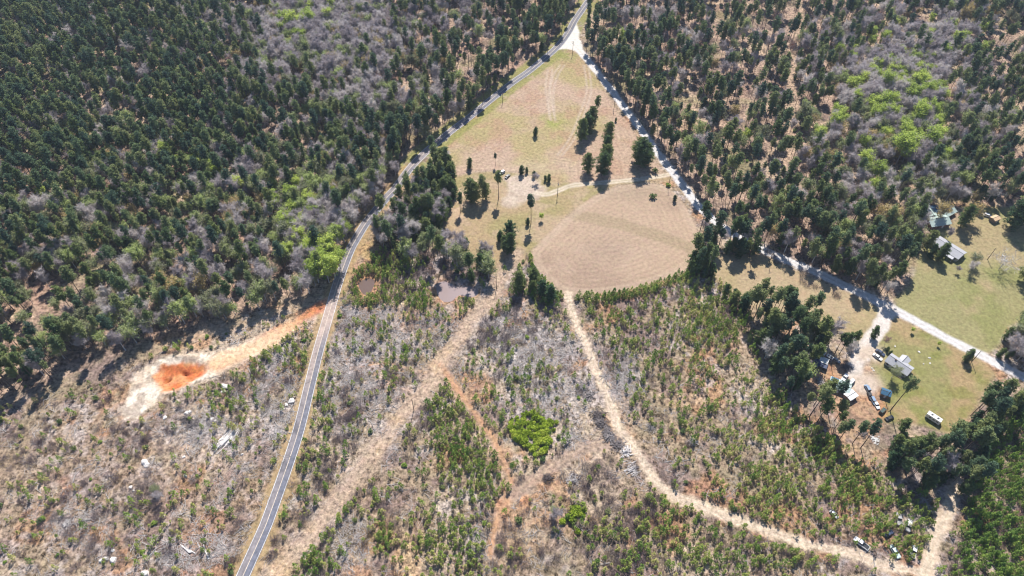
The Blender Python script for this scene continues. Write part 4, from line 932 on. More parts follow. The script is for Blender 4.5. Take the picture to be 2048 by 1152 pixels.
for kind, (meshes, H, oname, cat, rgs, sname, slabel, cap) in KIND.items():
    L_ = LISTS[kind]
    if not L_: continue
    rng = np.random.default_rng(sum(map(ord, kind)))
    arr = []
    for (x, y, sc, var, hero) in L_:
        v = int(rng.integers(min(len(meshes), 3) if kind == 'bare' else len(meshes))) if var is None else var % len(meshes)
        s = float(rng.uniform(*rgs)) if sc is None else sc
        if sc is not None and hero is None: s *= float(rng.uniform(.9, 1.1))
        px, py = Q(x, y); tx, ty = Q(x, y, H*s)
        vis = (0 < ty < 1150 or 0 < py < 1150) and (-5 < px < 2053 or -5 < tx < 2053) and ty < 1152 and py > -5
        size = math.hypot(tx-px, ty-py)+H*s*.2*FPX/math.dist((x, y, 0), (0, 0, CAM_H))
        arr.append((x, y, s, v, hero, px, py, size if vis else -1))
    arr.sort(key=lambda a: (a[4] is None, -a[7]))
    good = [i for i, a in enumerate(arr) if a[7] > 0][:cap]; gs_ = set(good); ind = [arr[i] for i in good]; rest = [a for i, a in enumerate(arr) if i not in gs_]
    # every variant gets a standing example among the individuals
    have = set()
    protos = {}
    single = not isinstance(meshes[0], tuple)
    for (x, y, s, v, hero, px, py, _s) in ind:
        z = surf(x, y); adj = ADJ[kind]; fr_ = (s-rgs[0])/(rgs[1]-rgs[0])
        if kind == 'pine': adj = ('tall slim ' if fr_ > .66 else 'middling ' if fr_ > .33 else 'short ')+('olive green pine' if v in (3, 6) else 'dark green pine')
        else: adj = ('large ' if fr_ > .66 else 'middling ' if fr_ > .33 else 'small ')+adj.replace('small ', '').replace('low ', '', 0)
        lab = hero or adj+' '+zone(px, py, kind); rz = float(rng.uniform(0, 6.28))
        grp = None if hero else (adj+'s ').replace('bushs', 'bushes')+zone(px, py, kind)
        if single:
            o = bpy.data.objects.new(oname, meshes[v]); COL.objects.link(o); o.location = (x, y, z); o.rotation_euler = (0, 0, rz); o.scale = (s, s, s)
            tag(o, lab, cat, grp); protos.setdefault(v, (o,))
        else:
            e = empty(oname, (x, y, z), rz, lab, cat, grp, s)
            t = bpy.data.objects.new('trunk', meshes[v][0]); c = bpy.data.objects.new('crown', meshes[v][1])
            for q in (t, c): COL.objects.link(q); q.parent = e
            protos.setdefault(v, (t, c))
    print('PLANTS', kind, 'individuals', len(ind), 'rest', len(rest))
    if rest:
        ks = sorted(protos); idx = {v: i for i, v in enumerate(ks)}
        pts = [(x, y, surf(x, y), rng.uniform(0, 6.28), s, idx.get(v, idx[ks[v % len(ks)]])) for (x, y, s, v, *_r2) in rest]
        gn_scatter(sname, pts, [protos[v] for v in ks], slabel)
# tufts and sticks: nobody could count them; each is one object with its own meshes scattered
def real_scatter(name, L_, meshes, rgs, mat, label):
    if not L_: return
    VV = []; FF = []; n = 0; rg = np.random.default_rng(3)
    data = []
    for me in meshes:
        v = np.empty(len(me.vertices)*3, np.float32); me.vertices.foreach_get('co', v)
        l = np.empty(len(me.loops), np.int32); me.loops.foreach_get('vertex_index', l); data.append((v.reshape(-1, 3), l.reshape(-1, 4)))
    for (x, y, *_q) in L_:
        v, f = data[rg.integers(len(data))]; a = rg.uniform(0, 6.28); s = rg.uniform(*rgs); c, sn = math.cos(a)*s, math.sin(a)*s
        w = np.empty_like(v); w[:, 0] = v[:, 0]*c-v[:, 1]*sn+x; w[:, 1] = v[:, 0]*sn+v[:, 1]*c+y; w[:, 2] = v[:, 2]*s+surf(x, y)
        VV.append(w); FF.append(f+n); n += len(v)
    me = mesh_np(name, np.concatenate(VV), [np.concatenate(FF)], mat)
    tag(link(bpy.data.objects.new(name, me)), label, None, None, 'stuff')
print('TUFTS', len(LISTS['tuft']), 'STICKS', len(LISTS['stick']))
real_scatter('grass_tufts', LISTS['tuft'], TUFT, (.8, 1.6), M_GRASS, 'tufts of dead grass and weeds on the clear-cut')
real_scatter('slash_litter', LISTS['stick'], STICK, (.8, 1.7), M_WOOD, 'pale broken branches littering the clear-cut')

# ------------------------------------------------------------------ built things
class MB:
    def __init__(s): s.V = []; s.F = []
    def poly(s, pts, faces):
        n = len(s.V); s.V += [tuple(p) for p in pts]; s.F += [tuple(i+n for i in f) for f in faces]
    def box(s, cx, cy, cz, lx, ly, lz, tx=1.0, ty=1.0, dx=0.0):
        """box centred on cx, cy standing on cz; top scaled by tx, ty and shifted by dx"""
        a, b = lx/2, ly/2; c, d = a*tx, b*ty
        P_ = [(cx-a, cy-b, cz), (cx+a, cy-b, cz), (cx+a, cy+b, cz), (cx-a, cy+b, cz), (cx+dx-c, cy-d, cz+lz), (cx+dx+c, cy-d, cz+lz), (cx+dx+c, cy+d, cz+lz), (cx+dx-c, cy+d, cz+lz)]
        s.poly(P_, [(3, 2, 1, 0), (4, 5, 6, 7), (0, 1, 5, 4), (1, 2, 6, 5), (2, 3, 7, 6), (3, 0, 4, 7)])
    def loft(s, secs):
        """secs: rings of equal length, capped at both ends"""
        k = len(secs[0]); n = len(s.V)
        for r in secs: s.V += [tuple(p) for p in r]
        for i in range(len(secs)-1):
            for j in range(k): s.F.append((n+i*k+j, n+i*k+(j+1) % k, n+(i+1)*k+(j+1) % k, n+(i+1)*k+j))
        s.F.append(tuple(n+j for j in reversed(range(k)))); s.F.append(tuple(n+(len(secs)-1)*k+j for j in range(k)))
    def disc(s, cx, cy, cz, r, w, k=12):
        s.loft([[(cx+r*math.cos(t), cy-w/2, cz+r*math.sin(t)) for t in [2*math.pi*j/k for j in range(k)]], [(cx+r*math.cos(t), cy+w/2, cz+r*math.sin(t)) for t in [2*math.pi*j/k for j in range(k)]]])
    def cyl(s, cx, cy, z0, z1, r0, r1, k=10, tilt=(0, 0)):
        s.loft([[(cx+r0*math.cos(t), cy+r0*math.sin(t), z0) for t in [2*math.pi*j/k for j in range(k)]], [(cx+tilt[0]+r1*math.cos(t), cy+tilt[1]+r1*math.sin(t), z1) for t in [2*math.pi*j/k for j in range(k)]]])
    def build(s, name, mat, parent=None, bevel=0):
        me = bpy.data.meshes.new(name); me.from_pydata(s.V, [], s.F); me.materials.append(mat)
        b = bmesh.new(); b.from_mesh(me); bmesh.ops.recalc_face_normals(b, faces=b.faces)
        if bevel: bmesh.ops.bevel(b, geom=list(b.edges), offset=bevel, segments=2, affect='EDGES', profile=.6)
        b.to_mesh(me); b.free()
        o = bpy.data.objects.new(name, me); COL.objects.link(o)
        if parent is not None: o.parent = parent
        return o
def paint(name, c, rough=.35, metal=.0): return simple(name, c, rough, .08, .8, metal, .5)
M_GLASS = simple('dark_glass', (.03,.035,.045), .08, .1, 1, 0, .8); M_TYRE = simple('tyre_rubber', (.03,.03,.03), .9, .2, 3)
M_LAMP = simple('lamp_lens', (.75,.72,.65), .2, .1, 3); M_CHROME = simple('wheel_metal', (.5,.5,.5), .35, .1, 3, .8)
M_WHITE = paint('white_car_paint', (.72,.72,.72)); M_NAVY = paint('navy_car_paint', (.03,.045,.09)); M_BLACK = paint('black_car_paint', (.025,.027,.03)); M_GREY = paint('faded_grey_paint', (.32,.31,.31), .6); M_DGREEN = paint('dark_green_paint', (.03,.06,.05), .4); M_LBLUE = paint('pale_blue_paint', (.17,.25,.36), .5); M_MINT = paint('pale_green_car_paint', (.50,.60,.56), .5)
def heading(p0, p1, z=.8):
    a = G(*p0, z); b = G(*p1, z); return math.atan2(b[1]-a[1], b[0]-a[0])
def vehicle(name, px, py, nose, label, mat, kind='sedan', L=4.9, Wd=1.85, bedmat=None, sc=1.0):
    """nose: pixel offset of the front end from the centre"""
    x, y = G(px, py, .7); rz = heading((px, py), (px+nose[0]*5, py+nose[1]*5))
    cat = {'pickup': 'pickup', 'van': 'van', 'suv': 'car', 'sedan': 'car'}[kind]
    e = empty(name, (x, y, surf(x, y)), rz, label, cat, None, sc)
    h = {'sedan': .92, 'suv': 1.05, 'pickup': 1.05, 'van': 1.1}[kind]; w = Wd/2
    def ring(xx, w_, z0, z1, r=.1): return [(xx, -w_+r, z0), (xx, w_-r, z0), (xx, w_, z0+r), (xx, w_, z1-r), (xx, w_-r, z1), (xx, -w_+r, z1), (xx, -w_, z1-r), (xx, -w_, z0+r)]
    m = MB(); a = L/2
    if kind == 'pickup':
        m.loft([ring(a, w*.86, .42, .82), ring(a-.2, w*.97, .32, .95), ring(a-1.3, w, .3, h), ring(-.3, w, .3, h)])
        m.box(-a/2-.15, 0, .45, a-.3, Wd, .12); m.box(-a/2-.15, w-.05, .45, a-.3, .1, .62); m.box(-a/2-.15, -w+.05, .45, a-.3, .1, .62); m.box(-a+.05, 0, .45, .1, Wd-.2, .6)
    else: m.loft([ring(a, w*.84, .42, .7), ring(a-.18, w*.96, .3, .82), ring(a-1.1, w, .28, h-.04), ring(-a+.9, w, .28, h), ring(-a+.15, w*.95, .3, h-.04), ring(-a, w*.85, .42, .8)])
    m.build('body', mat, e)
    cx, cl, top, tx = {'sedan': (-.3, 2.7, 1.42, .62), 'suv': (-.45, 3.3, 1.72, .82), 'pickup': (.35, 1.7, 1.75, .72), 'van': (-.2, 4.4, 2.0, .9)}[kind]
    m = MB(); m.box(cx, 0, h-.02, cl, Wd*.92, top-h, tx, .84, -.05); m.build('window', M_GLASS, e)
    m = MB(); m.box(cx-.05, 0, top-.03, cl*tx*.98, Wd*.92*.86, .07, .94, .94); m.build('roof', mat, e, .02)
    for sx in (a*.62, -a*.6):
        for sy in (1, -1):
            m = MB(); m.disc(sx, sy*(w-.08), .33, .33, .22); o = m.build('wheel', M_TYRE, e)
            m = MB(); m.disc(sx, sy*(w+.035), .33, .19, .02, 10); m.build('rim', M_CHROME, o)
    for sy in (1, -1):
        m = MB(); m.box(a-.02, sy*w*.62, .58, .08, .34, .14); m.build('headlight', M_LAMP, e)
    m = MB(); m.box(a+.03, 0, .36, .1, Wd*.8, .16); m.box(-a-.03, 0, .38, .1, Wd*.8, .16); m.build('bumper', M_GREY if kind == 'pickup' else mat, e)
    if bedmat: m = MB(); m.box(-a/2-.15, 0, .58, a-.45, Wd-.26, .28); m.build('bed_load', bedmat, e)
    return e
def camper(name, p0, p1, label, cat='camper', Wd=2.4, Hh=2.9, L=None, cabin=True, mat=None):
    (x0, y0), (x1, y1) = G(*p0, Hh), G(*p1, Hh); rz = math.atan2(y1-y0, x1-x0); L = L or math.hypot(x1-x0, y1-y0); x, y = (x0+x1)/2, (y0+y1)/2
    e = empty(name, (x, y, surf(x, y)), rz, label, cat); mat = mat or M_WHITE
    m = MB(); m.box(0, 0, .55, L, Wd, Hh-.55, .98, .96); m.build('body', mat, e, .07)
    m = MB(); m.box(0, 0, Hh, L*.94, Wd*.88, .05); m.build('roof', M_CANV, e)
    for dx in (-.22, .2):
        m = MB(); m.box(L*dx, 0, Hh+.05, .95, .8, .3, .85, .85); m.build('air_conditioner', M_DGREY, e, .03)
    for sy in (1, -1):
        for dx in (-.3, -.05, .22):
            m = MB(); m.box(L*dx, sy*(Wd/2*.985), 1.6, .9, .05, .55); m.build('window', M_GLASS, e)
        for dx in (-.28, .34 if cabin else -.1):
            m = MB(); m.disc(L*dx, sy*(Wd/2-.1), .4, .4, .25); m.build('wheel', M_TYRE, e)
    m = MB(); m.box(L*.07, -Wd/2*.995, .7, .7, .05, 1.75); m.build('door', M_GREY, e)
    if cabin: m = MB(); m.box(L/2-.05, 0, 1.35, .12, Wd*.85, .85); m.build('windshield', M_GLASS, e)
    else: m = MB(); m.box(L/2+.6, 0, .45, 1.3, .12, .12); m.build('drawbar', M_DGREY, e)
M_CANV = simple('white_roof_membrane', (.70,.69,.66), .8, .1, .8); M_DGREY = simple('dark_grey_metal', (.08,.08,.09), .6, .2, 2)
def shingle(name, c, period=.3):
    m, n, b = newmat(name); L = n.links.new; b.inputs['Roughness'].default_value = .8
    tc = n.nodes.new('ShaderNodeTexCoord'); w = n.nodes.new('ShaderNodeTexWave'); w.inputs['Scale'].default_value = 1/period/6; w.inputs['Distortion'].default_value = .6; w.bands_direction = 'Y'
    L(tc.outputs['Object'], w.inputs['Vector']); t = n.nodes.new('ShaderNodeTexNoise'); t.inputs['Scale'].default_value = 1.3; t.inputs['Detail'].default_value = 5; L(tc.outputs['Object'], t.inputs['Vector'])
    a = n.nodes.new('ShaderNodeMath'); a.operation = 'MULTIPLY_ADD'; L(w.outputs['Fac'], a.inputs[0]); a.inputs[1].default_value = .12; a.inputs[2].default_value = .72
    a2 = n.nodes.new('ShaderNodeMath'); a2.operation = 'MULTIPLY_ADD'; L(t.outputs['Fac'], a2.inputs[0]); a2.inputs[1].default_value = .4; L(a.outputs[0], a2.inputs[2])
    v = n.nodes.new('ShaderNodeVectorMath'); v.operation = 'SCALE'; v.inputs[0].default_value = c; L(a2.outputs[0], v.inputs['Scale']); L(v.outputs[0], b.inputs['Base Color']); return m
M_SHG = shingle('grey_shingles', (.33,.33,.35)); M_SHL = shingle('light_grey_shingles', (.42,.42,.44)); M_GREENR = shingle('pale_green_metal_roof', (.33,.41,.38), .5); M_TEAL = shingle('pale_teal_metal_roof', (.38,.47,.45), .6); M_WROOF = shingle('white_metal_roof', (.62,.62,.60), .6); M_BLUR = simple('blue_tarp', (.035,.11,.19), .5, .25, 1.2); M_LTARP = simple('light_blue_tarp', (.25,.36,.44), .5, .2, 1.2); M_NVT = simple('navy_tarp', (.02,.035,.09), .6, .3, 1.5); M_RUST = shingle('orange_roof', (.52,.36,.22), .5)
M_BRICK = simple('brown_brick', (.22,.13,.10), .9, .2, 3); M_SIDE = simple('beige_siding', (.46,.43,.38), .8, .1, 1); M_TRIM = simple('white_trim', (.7,.7,.68), .6, .05, 2); M_WOODW = simple('weathered_boards', (.22,.17,.13), .9, .3, 3)
def gable(e, cx, cy, L, Wd, wh, rise, rz, wallm, roofm, oh=.45, n_win=4, door=True, wing=False, zoff=0.0):
    """walls, roof, windows and door of one block; rotated about the root"""
    c, s_ = math.cos(rz), math.sin(rz); T = lambda p: (cx+p[0]*c-p[1]*s_, cy+p[0]*s_+p[1]*c, p[2])
    a, b = L/2, Wd/2; m = MB()
    m.poly([T(p) for p in [(-a, -b, 0), (a, -b, 0), (a, b, 0), (-a, b, 0), (-a, -b, wh), (a, -b, wh), (a, b, wh), (-a, b, wh), (-a, 0, wh+rise), (a, 0, wh+rise)]], [(0, 1, 5, 4), (2, 3, 7, 6), (1, 2, 6, 9, 5), (3, 0, 4, 8, 7)])
    m.build('wall', wallm, e)
    A2, B2 = a+oh, b+oh; sl_ = rise/b; ze = wh-oh*sl_+.04+zoff; zr = wh+rise+.04+zoff; t = .16; m = MB()
    for sg in (1, -1):
        m.poly([T(p) for p in [(-A2, sg*B2, ze), (A2, sg*B2, ze), (A2, 0, zr), (-A2, 0, zr), (-A2, sg*B2, ze+t), (A2, sg*B2, ze+t), (A2, 0, zr+t), (-A2, 0, zr+t)]], [(0, 1, 2, 3), (7, 6, 5, 4), (0, 4, 5, 1), (1, 5, 6, 2), (3, 7, 4, 0)])
    r = m.build('roof', roofm, e)
    m = MB(); P_ = [(-A2, -.16, zr+t-.03), (A2, -.16, zr+t-.03), (A2, .16, zr+t-.03), (-A2, .16, zr+t-.03), (-A2, 0, zr+t+.07), (A2, 0, zr+t+.07)]
    m.poly([T(p) for p in P_], [(0, 1, 5, 4), (2, 3, 4, 5), (1, 2, 5), (3, 0, 4)]); m.build('ridge_cap', M_DGREY, r)
    def slab(x0, x1, y_, z0, z1, th, nm, mt):
        q = MB(); q.poly([T(p) for p in [(x0, y_, z0), (x1, y_, z0), (x1, y_+th, z0), (x0, y_+th, z0), (x0, y_, z1), (x1, y_, z1), (x1, y_+th, z1), (x0, y_+th, z1)]], [(0, 1, 5, 4), (1, 2, 6, 5), (2, 3, 7, 6), (3, 0, 4, 7), (4, 5, 6, 7), (3, 2, 1, 0)]); return q.build(nm, mt, e)
    for k in range(n_win):
        xx = -a+L*(k+.5)/n_win
        for sg in (1, -1):
            if door and sg == -1 and k == n_win//2: continue
            slab(xx-.55, xx+.55, sg*b-(.04 if sg < 0 else -.0), .95, 2.05, .04, 'window', M_GLASS)
    if door: xx = -a+L*(n_win//2+.5)/n_win; slab(xx-.45, xx+.45, -b-.05, 0, 2.05, .05, 'door', M_TRIM)
    return r
def rect(cs, z):
    P_ = [np.array(G(*c, z)) for c in cs]; c = sum(P_)/4
    u = (P_[1]-P_[0]+P_[2]-P_[3])/2; v = (P_[3]-P_[0]+P_[2]-P_[1])/2
    return c, np.linalg.norm(u), np.linalg.norm(v), math.atan2(u[1], u[0])
# lower house with a front wing
c, Lr, Wr, an = rect([(1769.9,721.3),(1815.3,751.5),(1829.6,735.1),(1783.8,704.6)], 3.0)
print('house A', Lr, Wr, math.degrees(an))
e = empty('ranch_house', (c[0], c[1], 0), an, 'grey shingled ranch house with a rear wing beside the two parked cars', 'house')
r_ = gable(e, 0, 0, Lr-.9, Wr-.9, 2.6, 1.5, 0, M_SIDE, M_SHG)
gable(e, Lr*.02, Wr*.52, Wr*.75, Wr*.52, 2.55, 1.0, math.pi/2, M_SIDE, M_SHL, n_win=1, door=False, zoff=-.02)
m = MB(); m.cyl(Lr*.3, Wr*.2, 3.2, 4.5, .09, .09, 8); m.build('vent_pipe', M_DGREY, e)
m = MB(); m.box(-Lr*.2, -Wr*.05, 3.3, .7, .5, 1.5); m.build('chimney', M_BRICK, r_)
m = MB(); m.box(Lr*.28, -Wr*.5-.7, 0, 3.0, 1.6, .35); m.build('porch', M_WOODW, e)
# upper long house
c, Lr, Wr, an = rect([(1867.5,487.6),(1919.5,518.7),(1932.8,503.9),(1877,468)], 3.0)
print('house B', Lr, Wr)
e = empty('long_house', (c[0], c[1], 0), an, 'long narrow grey roofed house among trees on the right lawn', 'house')
gable(e, 0, 0, Lr-.9, Wr-.9, 2.6, 1.3, 0, M_SIDE, M_SHG, n_win=5)
m = MB(); m.box(Lr*.22, -Wr*.5-1.2, 2.3, 5.0, 2.4, .12); m.build('porch_roof', M_SHL, e)
for dx in (-2.3, 0, 2.3): m = MB(); m.box(Lr*.22+dx, -Wr*.5-2.2, 0, .14, .14, 2.3); m.build('porch_post', M_TRIM, e)
# green roofed house of three blocks
c, Lr, Wr, an = rect([(1857,452),(1888,445),(1896,431),(1862,431)], 3.2)
e = empty('green_roofed_house', (c[0], c[1], 0), 0, 'brick house with a pale green roof of joined wings at the upper right', 'house')
gable(e, 0, 0, 12.5, 8.0, 2.7, 1.6, R(12), M_BRICK, M_GREENR)
gable(e, 9.2, 8.4, 9, 6.5, 2.6, 1.4, R(32), M_BRICK, M_GREENR, n_win=3, door=False, zoff=-.03)
gable(e, -2.5, 8.0, 9.5, 7.0, 2.65, 1.5, R(100), M_BRICK, M_GREENR, n_win=3, door=False, zoff=.03)
m = MB(); m.box(3.2, 10.5, 2.2, 7.5, 6.5, .12); m.build('dark_blue_sheet', M_BLUR, e)  # flat dark blue sheet set between the two rear wings
def shed(name, px, py, L, Wd, h, ang, wallm, roofm, label, rise=.7, cat='shed', open_=False):
    x, y = G(px, py, h); e = empty(name, (x, y, surf(x, y)), R(ang), label, cat)
    if open_:
        for sx in (-1, 1):
            for sy in (-1, 1): m = MB(); m.box(sx*(L/2-.2), sy*(Wd/2-.2), 0, .14, .14, h+.1); m.build('post', M_WOODW, e)
        m = MB(); a, b = L/2, Wd/2; m.poly([(-a, -b, h), (a, -b, h+.1), (a, b, h+rise), (-a, b, h+rise-.1), (-a, -b, h+.1), (a, -b, h+.2), (a, b, h+rise+.1), (-a, b, h+rise)], [(3, 2, 1, 0), (4, 5, 6, 7), (0, 1, 5, 4), (1, 2, 6, 5), (2, 3, 7, 6), (3, 0, 4, 7)]); m.build('roof', roofm, e)
    else: gable(e, 0, 0, L, Wd, h, rise, 0, wallm, roofm, .25, 1, True)
    return e
shed('blue_shed', 1772.5, 784.5, 4.2, 3.6, 2.4, -25, M_WOODW, M_BLUR, 'small blue roofed shed on the lawn edge below the grey house')
e = shed('teal_roofed_shed', 1680, 770, 9.5, 6.0, 2.5, -28, M_WOODW, M_TEAL, 'long pale teal roofed shed in the cluttered yard')
m = MB(); m.poly([(-4.9, -3.0, 2.75), (-1.4, -3.0, 2.75), (-1.4, 0, 3.5), (-4.9, 0, 3.5), (-4.9, -3.0, 2.85), (-1.4, -3.0, 2.85), (-1.4, 0, 3.6), (-4.9, 0, 3.6)], [(4, 5, 6, 7), (0, 1, 5, 4), (1, 2, 6, 5), (3, 0, 4, 7)]); m.build('tarp', M_LTARP, e)
m = MB(); m.poly([(-4.6, .1, 3.55), (-1.2, .1, 3.55), (-1.2, 3.1, 2.8), (-4.6, 3.1, 2.8), (-4.6, .1, 3.66), (-1.2, .1, 3.66), (-1.2, 3.1, 2.9), (-4.6, 3.1, 2.9)], [(4, 5, 6, 7), (2, 3, 7, 6), (1, 2, 6, 5), (3, 0, 4, 7)]); m.build('tarp', M_BLUR, e)
shed('white_roofed_shed', 1702, 790, 5.2, 4.0, 2.4, 30, M_WOODW, M_WROOF, 'white roofed shed at the front of the cluttered yard', .35)
shed('white_canopy', 1648, 721, 4.2, 3.6, 2.5, -32, None, M_WROOF, 'square white canopy beside the dark tarpaulin in the yard', .3, 'canopy', True)
shed('dark_tarpaulin_shelter', 1632, 726, 4.6, 4.2, 2.4, 40, None, M_NVT, 'dark navy tarpaulin shelter at the left of the yard', .9, 'shelter', True)
shed('dark_tarpaulin_shelter', 1646, 730, 4.2, 3.4, 2.0, -30, None, M_NVT, 'navy tarpaulin shelter just below the white canopy', .3, 'shelter', True)
shed('orange_roofed_shed', 1991, 436, 4.6, 3.6, 2.3, 25, M_WOODW, M_RUST, 'small orange roofed shed below the massive evergreens upper right', .5)
# vehicles
vehicle('sedan', 1755.5, 713.8, (9, 6.5), 'white sedan parked nearest the grey ranch house drive', M_WHITE)
vehicle('sedan', 1761, 704.8, (9, 6.5), 'dark navy sedan parked behind the white sedan', M_NAVY)
vehicle('small_car', 1004, 345, (-8, 5), 'white car in the upper clearing, left one of the pair', M_WHITE, 'suv', 4.6)
vehicle('small_car', 1015, 352.5, (7, -7), 'dark car with white bonnet in the upper clearing, right one of the pair', M_BLACK, 'sedan', 4.6)
vehicle('pickup_truck', 1723, 1087, (-9, -7), 'white cabbed pickup with a dark bed on the left of the wrecks', M_WHITE, 'pickup', 5.6, 1.95, M_BLACK, 1.15)
vehicle('junk_car', 1790, 1103, (6, 9), 'pale green and white old car among young pines at the bottom', M_MINT, 'sedan', 5.0, 1.85, None, 1.12)
vehicle('pickup_truck', 1827, 1103, (3, -12), 'white pickup rightmost of the bottom row of wrecks', M_WHITE, 'pickup', 5.4, 1.95, M_DGREY, 1.1)
vehicle('junk_truck', 1798, 1038, (-1, -10), 'rusting grey truck, upper left one of the wrecks', M_GREY, 'pickup', 5.2, 1.9, M_GREY, 1.1)
vehicle('junk_truck', 1818, 1051, (-3, 11), 'old grey truck between the saplings beside the sandy track', M_GREY, 'pickup', 5.4, 1.9, M_LAMP, 1.1)
vehicle('junk_car', 1778, 1067, (6, -4), 'dark blue old car half hidden under young pines', M_NAVY, 'sedan', 4.6)
vehicle('junk_car', 1668.5, 1028, (5, 5), 'small white old car alone in the saplings left of the wrecks', M_WHITE, 'sedan', 4.0, 1.7)
vehicle('pickup_truck', 1689.5, 755, (7, -9), 'white pickup parked beside the teal roofed shed', M_WHITE, 'pickup', 5.2, 1.95, M_CANV)
vehicle('box_van', 1702.5, 764.5, (7, -8), 'white van parked right of the white pickup in the yard', M_WHITE, 'van', 5.4, 2.0)
vehicle('small_car', 1735, 776, (-4, -7), 'small blue car by the yard entrance above the trees', M_LBLUE, 'suv', 4.0)
vehicle('small_car', 1747, 801, (4, 8), 'pale blue car at the left of the yard row', M_LBLUE, 'suv', 4.6)
vehicle('small_car', 1753, 809, (5, 9), 'white and blue car second in the yard row', M_WHITE, 'sedan', 4.8)
vehicle('small_car', 1765.5, 822, (8, -8), 'dark green car at the lower end of the yard row', M_DGREEN, 'suv', 4.6)
vehicle('small_car', 1779, 836, (9, -4), 'black car at the foot of the leaning pine', M_BLACK, 'sedan', 4.6)
vehicle('small_car', 1740, 791, (3, 8), 'dark car behind the pale blue one in the yard row', M_BLACK, 'sedan', 4.6)
vehicle('small_car', 1975.5, 431, (6, 2), 'white car beside the orange roofed shed', M_WHITE, 'suv', 4.4)
vehicle('small_car', 1876, 868, (5, 4), 'white van under the big trees of the lower right grove', M_WHITE, 'van', 4.8) if False else None
camper('motorhome', (1884.5, 842), (1856.5, 824), 'long white motorhome parked on the lawn beside the dark grove', 'motorhome', 2.6, 3.0)
camper('camper_trailer', (1651, 708), (1635, 700), 'white camper trailer leftmost in the cluttered yard', 'trailer', 2.3, 2.6, None, False)
camper('camper_trailer', (1667, 717), (1654, 709), 'white and dark trailer in the middle of the yard row', 'trailer', 2.2, 2.4, None, False, M_GREY)
vehicle('small_car', 1672, 719.5, (5, 3), 'grey car at the right end of the trailers', M_GREY, 'sedan', 4.4)
# utility poles
M_POLE = simple('pole_wood', (.10,.075,.06), .9, .3, 2)
for (px, py, h, tr, lab) in [(827.9,820,10,0,'utility pole beside the wide dirt track in the clear-cut'), (1114.9,391,10.5,1,'utility pole beside the sandy field track'), (1145,107.5,10.5,1,'utility pole at the tip of the triangular field'), (1005.5,205,8,0,'utility pole on the verge of the paved road'), (1227.6,219,8.5,1,'utility pole at the right edge of the triangular field'), (992.9,577,10.5,0,'utility pole right of the pond beside the dirt track'), (1975,518.7,9,0,'slanting utility pole beside the big bare tree'), (1660,723,11,0,'utility pole in the middle of the cluttered yard'), (1336,376,9.5,0,'utility pole by the gravel road at the harrowed field corner'), (1537,529,9,0,'utility pole at the upper edge of the tan field'), (1943,724,9,0,'utility pole by the gravel road at the yard corner'), (1770,799,9,0,'thin utility pole behind the blue shed'), (905,366,9,0,'utility pole beside the paved road thicket'), (697,560,9,0,'utility pole beside the paved road near the shallow pool')][:12]:
    x, y = G(px, py); e = empty('utility_pole', (x, y, surf(x, y)), rng.uniform(0, 3), lab, 'pole')
    m = MB(); m.cyl(0, 0, -.3, h, .19, .12, 10); m.build('post', M_POLE, e)
    m = MB(); m.box(0, 0, h-.7, 2.2, .12, .12); m.build('crossarm', M_POLE, e)
    for dx in (-.95, 0, .95): m = MB(); m.cyl(dx, 0, h-.58 if dx else h, h-.35 if dx else h+.22, .06, .04, 6); m.build('insulator', M_DGREY, e)
    if tr: m = MB(); m.cyl(.38, .0, h-2.4, h-1.4, .26, .26, 12); m.build('transformer', M_GREY, e, 0)
# boulders
def boulder(px, py, r, lab, mat=None, seed=0, flat=.65):
    b = bmesh.new(); bmesh.ops.create_icosphere(b, subdivisions=3, radius=1); rr = random.Random(seed)
    ph = [rr.uniform(0, 6) for _ in range(6)]
    for v in b.verts:
        c_ = v.co.copy(); k = 1+.14*math.sin(c_.x*3+ph[0])+.12*math.sin(c_.y*4+ph[1])+.1*math.sin(c_.z*5+ph[2])+.05*math.sin(c_.x*9+c_.y*7+ph[3])
        v.co = Vector((c_.x*k*(1+.25*math.sin(ph[4])), c_.y*k, max(-.35, c_.z*k*flat)))*r
    me = bpy.data.meshes.new('boulder'); b.to_mesh(me); b.free(); me.materials.append(mat or M_ROCK)
    o = bpy.data.objects.new('boulder', me); COL.objects.link(o); x, y = G(px, py); o.location = (x, y, surf(x, y)+r*.15); o.rotation_euler = (0, 0, ph[5]); tag(o, lab, 'boulder')
